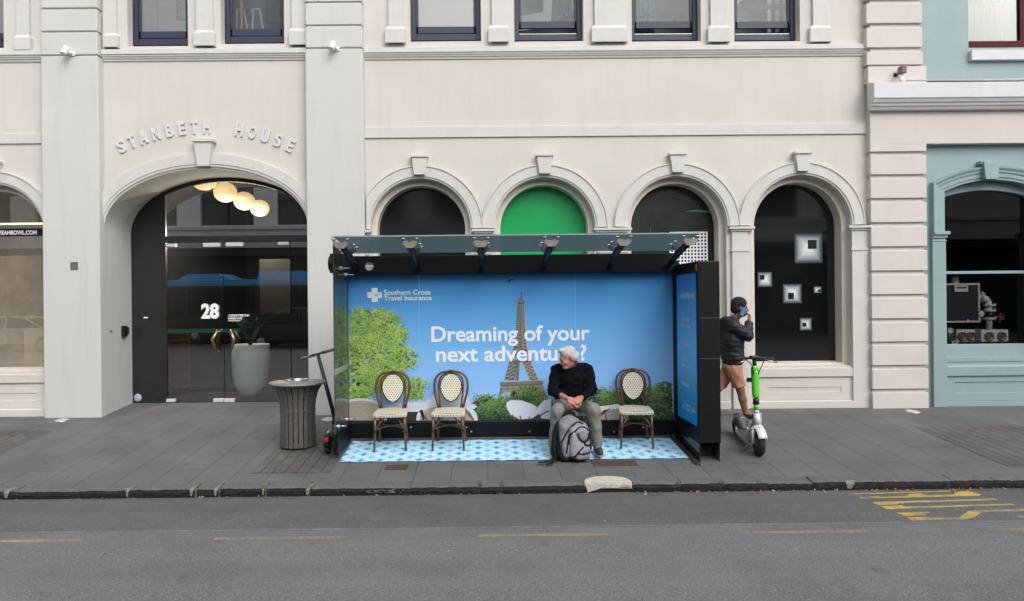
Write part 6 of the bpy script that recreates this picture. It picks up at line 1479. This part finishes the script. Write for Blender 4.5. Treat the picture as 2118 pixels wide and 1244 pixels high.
for s_, K_, A_ in ((-1, KL, AL), (1, KR, AR)):
    b.cap((s_*.09, 0, .56), K_, .075, .055, k=.02); b.cap(K_, A_, .05, .036, k=.02); b.cap(A_, (A_[0], A_[1]-.12, .045), .035, .03, k=.02)
hand(b, WL, (.75, -.35, -.42), (.1, .75, -.6), 1, 42, 1.08); hand(b, WR, (-.72, -.35, -.38), (-.1, .75, -.6), -1, 48, 1.08)
body = b.build('body', skin, man, h=.0075, smooth=1)
# hair: cap of short white hair, cut away from the face
hair = SDF(); Tm = lambda v: np.array(HC)+hm@(np.array(v)*HS)
hair.ell(Tm((0, .016, .042)), np.array((.0785, .100, .089))*HS, hm, .01); hair.ell(Tm((0, .05, -.02)), np.array((.074, .068, .06))*HS, hm, .02); hair.ell(Tm((0, -.05, .108)), np.array((.055, .045, .028))*HS, hm, .02)
rng = np.random.RandomState(3); hf = rng.uniform(60, 200, (10, 3))*rng.choice([-1, 1], (10, 3)); hp = rng.uniform(0, 6.28, 10)
def hwarp(x, y, z): return .0019*sum(np.sin(hf[i, 0]*x+hf[i, 1]*y+hf[i, 2]*z+hp[i]) for i in range(10))/2.2
nf = hm@np.array((0, -.80, -.60)); hair.build('hair', M('white_hair', (.50,.49,.48), .85, var=.2, vs=60), man, h=.007, warp=hwarp, cuts=[(nf, nf@Tm((0, -.062, .052)))])
mb = MB()
for q in (-1, 1): c_ = Tm((q*.03, -.086, .004)); mb.ell(c_, (.011*HS, .011*HS, .009*HS), 12, 8)
mb.build('eyes', M('eye_white', (.22,.20,.19), .3), man)
mb = MB()
for q in (-1, 1): c_ = Tm((q*.031, -.0955, .003)); mb.ell(c_, (.0055,.0055,.0055), 10, 6)
mb.build('irises', M('iris_dark', (.03,.03,.035), .2), man)
mb = MB()
for q in (-1, 1): a = Tm((q*.016, -.100, .022)); c_ = Tm((q*.046, -.090, .024)); mb.tube(a, c_, .005, .003)
mb.build('eyebrows', M('brow_grey', (.38,.35,.33), .8), man)
bd = SDF(); bd.ell(Tm((0, -.06, -.092)), np.array((.046, .048, .034))*HS, hm, .01); bd.cap(Tm((-.03, -.098, -.052)), Tm((.03, -.098, -.052)), .0075*HS, k=.01)
bd.build('beard', M('stubble_grey', (.45,.35,.31), .8, var=.2, vs=60), man, h=.006, cuts=[(hm@np.array((0, 0, 1)), (hm@np.array((0, 0, 1)))@Tm((0, 0, -.046)))])
# jumper
fr_ = np.random.RandomState(5)
def folds(amp, sc_, seed, stretch=(1, 1, 1)):
    r_ = np.random.RandomState(seed); f = r_.normal(0, 1, (9, 3))*sc_*np.array(stretch); p = r_.uniform(0, 6.28, 9)
    def fn(x, y, z):
        v = 0
        for i in range(9): v = v+np.sin(f[i, 0]*x+f[i, 1]*y+f[i, 2]*z+p[i])
        return amp*np.clip(v/3, -1.5, 1.5)
    return fn
j = SDF(); j.ell((0, -.015, .72), (.19, .15, .19), k=.04); j.ell((.008, -.075, .90), (.192, .130, .17), k=.05); j.cap((-.15, -.085, .998), (.175, -.085, 1.003), .066, k=.05); j.cap((0.0, -.09, 1.02), (.012, -.11, 1.055), .085, .072, k=.03)
def lerp(a, b_, u): return tuple(np.array(a)+(np.array(b_)-np.array(a))*u)
j.cap(SHL, ELL, .066, .059, k=.035); j.cap(ELL, lerp(ELL, WL, .40), .062, .056, k=.03); j.cap(SHR, ELR, .066, .059, k=.035); j.cap(ELR, lerp(ELR, WR, .84), .062, .042, k=.03)
j.ell((0, .01, .60), (.185, .15, .07), k=.03)
j.build('jumper', M('black_knit', (.005,.0055,.0075), .95, var=.25, vs=40, bump=.4, bs=300, spec=.12), man, h=.0085, warp=folds(.0075, 30, 8))
cl = SDF(); cl.cap((.012, -.115, 1.05), (.005, -.14, 1.085), .076, .069, k=.01); cl.build('shirt_collar', M('dark_red_shirt', (.10,.015,.02), .8), man, h=.008)
tr = SDF()
for s_, K_, A_ in ((-1, KL, AL), (1, KR, AR)):
    tr.cap((s_*.095, 0, .56), K_, .095, .080, k=.03); tr.cap(K_, lerp(K_, A_, .5), .082, .070, k=.03); tr.cap(lerp(K_, A_, .5), (A_[0], A_[1], .13), .070, .066, k=.02)
tr.ell((0, .02, .56), (.17, .14, .10), k=.04)
tr.build('trousers', M('grey_twill', (.20,.20,.183), .85, var=.12, vs=18, bump=.2, bs=250), man, h=.0085, warp=folds(.006, 30, 4, (1.2, 1.2, .8)))
for s_, A_ in ((-1, AL), (1, AR)):
    s = SDF(); s.ell((A_[0]+s_*.01, A_[1]-.075, .045), (.047, .125, .055), k=.02); s.cap((A_[0], A_[1]+.0, .06), (A_[0], A_[1], .10), .05, .045, k=.02)
    so_ = s.build('shoe', M('navy_shoe', (.03,.04,.065), .7, var=.2, vs=30), man, h=.007, cuts=[((0, 0, -1), -.012)])
    s = SDF(); s.ell((A_[0]+s_*.01, A_[1]-.075, .02), (.050, .130, .03), k=.01); s.build('sole', M('tan_sole', (.45,.36,.22), .7), so_, h=.007, cuts=[((0, 0, -1), -.002), ((0, 0, 1), .022)])
# rucksack
ky = -2.50; kx = X(1186, 920, ky); t = thing('rucksack', 'grey and black rucksack standing between the seated man\'s feet', 'rucksack', (kx, ky, gz(ky)+.012), (0, 0, R(10)))
grey_n = M('grey_nylon', (.20,.20,.225), .7, var=.2, vs=14, bump=.25, bs=120); grey_l = M('pale_grey_nylon', (.27,.27,.30), .7, var=.2, vs=16, bump=.25, bs=120); blk = M('black_nylon', (.009,.009,.011), .8, var=.3, vs=20, spec=.25)
from mathutils.bvhtree import BVHTree
trees = []
def bag(s, name, m, h, warp, lab=None):
    Pq, Fq = s.mesh(h, warp); trees.append(BVHTree.FromPolygons(Pq.tolist(), Fq.tolist())); return s.build(name, m, t, h=h, warp=warp)
lean = np.array(Rm(-9, 0, 0))
s = SDF(); s.rbox((.0, .03, .22), (.11, .05, .15), .06, lean, k=.03); s.ell((-.035, .06, .41), (.115, .08, .11), lean, k=.08); bag(s, 'main_bag', grey_n, .01, folds(.006, 26, 12))
s = SDF(); s.rbox((.045, -.06, .20), (.07, .03, .13), .05, lean, k=.02); s.ell((.06, -.04, .36), (.09, .06, .05), lean, k=.06); bag(s, 'front_pocket', grey_l, .009, folds(.005, 30, 14))
s = SDF(); s.rbox((.07, -.105, .085), (.055, .02, .035), .04, lean, k=.02); bag(s, 'lower_pocket', grey_n, .009, folds(.004, 30, 15))
s = SDF(); s.ell((.085, -.115, .30), (.06, .026, .075), lean, k=.02); bag(s, 'phone_pocket', grey_n, .008, None)
s = SDF(); s.rbox((-.03, .12, .22), (.12, .015, .18), .035, lean, k=.02); s.cap((-.17, .06, .06), (-.15, .06, .30), .065, .045, k=.04); s.cap((-.14, -.03, .05), (-.15, .0, .16), .06, .045, k=.05); s.cap((-.10, -.06, .03), (.1, -.06, .025), .03, k=.03); s.cap((-.12, .08, .36), (-.06, .09, .49), .03, .025, k=.03)
s.build('back_panel', blk, t, h=.01, warp=folds(.005, 30, 16))
def surf(x, z):
    best = None
    for tr_ in trees:
        hit = tr_.ray_cast(Vector((x, -1, z)), Vector((0, 1, 0)))
        if hit[0] is not None and (best is None or hit[0].y < best): best = hit[0].y
    return best
def onbag(pts):
    out = []; last = -.05
    for p in crom([(x, 0, z) for x, z in pts], 6):
        y = surf(p.x, p.z)
        if y is not None: last = y
        out.append((p.x, last-.002, p.z))
    return out
for pts, r_ in (([(-.165, .216), (-.092, .34), (-.013, .419), (.052, .44), (.11, .42)], .010), ([(-.118, .098), (-.092, .216), (-.065, .307), (-.013, .353), (.046, .392), (.118, .385), (.15, .35)], .0095), ([(-.078, .03), (-.02, .078), (.033, .131), (.072, .17)], .0105), ([(.013, .098), (.098, .095), (.16, .111)], .009), ([(.016, .327), (.033, .268), (.078, .229), (.137, .255), (.15, .32)], .0125), ([(.098, .222), (.105, .19), (.165, .183)], .012), ([(-.065, .30), (-.075, .25), (-.085, .2)], .015)):
    MB().polytube(onbag(pts), r_, 7).build('zip', blk, t)
MB().polytube(crom([(-.10, .07, .47), (-.07, .05, .535), (0, .04, .545), (.03, .05, .49)], 6), .014, 8, flat=(1.6, .6)).build('grab_handle', blk, t)
MB().polytube(crom([(-.09, .10, .49), (-.17, .08, .42), (-.225, .03, .28), (-.25, -.02, .14), (-.25, -.05, .04)], 6), .028, 8, flat=(1.4, .5)).build('strap', blk, t)
MB().polytube(crom([(-.24, -.04, .06), (-.30, -.08, .02), (-.36, -.10, .012), (-.45, -.10, .010)], 6), .015, 8, flat=(1.5, .4)).build('strap', blk, t)
MB().polytube(crom([(-.24, -.04, .04), (-.29, -.13, .010), (-.34, -.17, .008), (-.38, -.20, .006)], 6), .013, 8, flat=(1.5, .4)).build('strap', blk, t)
for x_, z_, a_ in ((-.035, .335, 10), (.045, .14, 25), (.16, .10, 0)):
    MB().obox((x_, (surf(x_, z_) or -.1)-.012, z_-.02), (.014, .010, .042), Rm(0, a_, 0)).build('zip_puller', M('pale_toggle', (.55,.55,.57), .5), t)

# walking man
wy = -.55; wx0_ = X(1522, 800, wy); wz0 = gz(wy)
man2 = thing('person', 'man in black beanie, puffer jacket and brown shorts walking with phone at ear', 'person', (wx0_, wy, wz0))
def LP(px, py): x, z = W(px, py, wy); return x-wx0_, z-wz0
hx, hz = LP(1530, 637); HC = (hx, .0, hz); hm = np.array(Matrix.Rotation(R(88), 3, 'Z') @ Matrix.Rotation(R(6), 3, 'X'))
b = SDF(); T = head(b, HC, hm, 1.04)
Tm = lambda v: np.array(HC)+hm@(np.array(v)*1.04)
nx_, nz_ = LP(1519, 662)
b.cap((nx_, .02, nz_-.03), (hx-.01, .01, hz-.06), .06, .055, k=.03)
hipx, hipz = LP(1514, 762); sx, sz = LP(1511, 672); ex_, ez_ = LP(1534, 693); wx_, wz_ = LP(1542, 664)
S1 = (sx, -.17, sz-.02); E1 = (ex_, -.24, ez_); W1 = (wx_-.0, -.13, wz_)
S2 = (sx-.03, .19, sz-.02); E2 = (sx-.12, .24, sz-.30); W2 = (sx+.02, .20, sz-.52)
b.ell((hipx, 0, hipz+.25), (.12, .16, .30), k=.03); b.ell((hipx, 0, hipz), (.12, .15, .12), k=.03)
b.cap(S1, E1, .05, .042); b.cap(E1, W1, .042, .03); b.cap(S2, E2, .05, .042); b.cap(E2, W2, .042, .03)
kx_, kz_ = LP(1527, 806); ax_, az_ = LP(1540, 852); K1 = (kx_, -.09, kz_); A1 = (ax_-.02, -.09, az_-.0)
k2x, k2z = LP(1492, 803); K2 = (k2x, .09, k2z); a2x, a2z = LP(1462, 838); A2 = (a2x, .09, a2z)
b.cap((hipx, -.08, hipz-.02), K1, .085, .058, k=.03); b.cap(K1, lerp(K1, A1, .4), .056, .056, k=.02); b.cap(lerp(K1, A1, .4), A1, .056, .036, k=.02); b.cap(A1, (A1[0]+.15, -.09, .035), .036, .03, k=.02)
b.cap((hipx, .08, hipz-.02), K2, .085, .058, k=.03); b.cap(K2, lerp(K2, A2, .4), .056, .056, k=.02); b.cap(lerp(K2, A2, .4), A2, .056, .036, k=.02); b.cap(A2, (A2[0]+.12, .09, .03), .036, .03, k=.02)
hand(b, W1, (.25, .35, .9), (-.75, .5, .1), 1, 50, 1.05); hand(b, W2, (.3, 0, -.95), (0, -1, 0), -1, 30)
b.build('body', skin2, man2, h=.008)
s = SDF(); s.ell(Tm((0, .018, .06)), np.array((.092, .112, .095))*1.04, hm, .01); s.ell(Tm((0, .055, -.01)), np.array((.082, .075, .08))*1.04, hm, .02)
nf = hm@np.array((0, -.75, -.66)); s.build('beanie', M('black_beanie', (.008,.008,.009), .9, bump=.5, bs=200), man2, h=.008, cuts=[(nf, nf@Tm((0, -.06, .03)))], warp=folds(.002, 60, 3))
def quilt(x, y, z): return .012*(1-np.sqrt(np.abs(np.sin((z+.12*x+.012*np.sin(9*x+7*y))*PI/.072))))-.004+.0045*np.sin(46*x+22*z)*np.sin(40*y+31*z+1)
s = SDF(); s.ell((hipx+.01, 0, hipz+.19), (.160, .20, .22), k=.06); s.ell((hipx-.0, 0, hipz+.40), (.17, .22, .20), k=.06); s.cap((sx-.01, -.13, sz), (sx-.01, .13, sz), .09, k=.06)
s.cap(S1, E1, .085, .078, k=.04); s.cap(E1, lerp(E1, W1, .8), .076, .058, k=.03); s.cap(S2, E2, .085, .075, k=.04); s.cap(E2, W2, .07, .055, k=.03)
s.cap((sx-.06, -.08, sz+.055), (sx-.06, .08, sz+.055), .065, k=.05); s.cap((sx-.02, -.06, sz+.08), (sx+.04, -.05, sz+.06), .04, k=.04)
s.build('puffer_jacket', M('black_puffer', (.016,.018,.024), .62, var=.2, vs=10, spec=.35), man2, h=.01, warp=quilt, cuts=[((0, 0, -1), -(hipz+.0))])
s = SDF(); s.cap((hipx, -.085, hipz-.02), lerp((hipx, -.08, hipz), K1, 1.12), .104, .092, k=.03); s.cap((hipx, .085, hipz-.02), lerp((hipx, .08, hipz), K2, 1.12), .104, .092, k=.015); s.ell((hipx, 0, hipz+.03), (.140, .17, .10), k=.03)
s.build('shorts', M('brown_shorts', (.40,.19,.115), .85, var=.15, vs=12), man2, h=.0085, warp=folds(.0055, 34, 21, (1, 1, .5)), cuts=[((.25, 0, -.97), -.97*(kz_+.055)+.25*kx_)])
for A_, s_ in ((A1, -1), (A2, 1)):
    z0_ = max(.0, A_[2]-.12)
    s = SDF(); s.rbox((A_[0]+.07, A_[1], .018 if s_ < 0 else .03), (.11, .03, .002), .016, k=.01); s.cap((A_[0]+.10, A_[1]-.04, .045), (A_[0]+.10, A_[1]+.04, .045), .022, k=.02); s.build('slide', blk, man2, h=.008)
ph = MB(); px_, pz_ = LP(1531.5, 645); c_ = Vector((px_-.0, -.105, pz_)); ph.obox(c_, (.065, .009, .125), Rm(0, 28, 20)); o = ph.build('phone', [M('phone_blue', (.05,.16,.42), .3)], None, bevel=.004)
o.location = (wx0_, wy, wz0); tag(o, 'blue phone held to the ear of the walking man', 'phone')
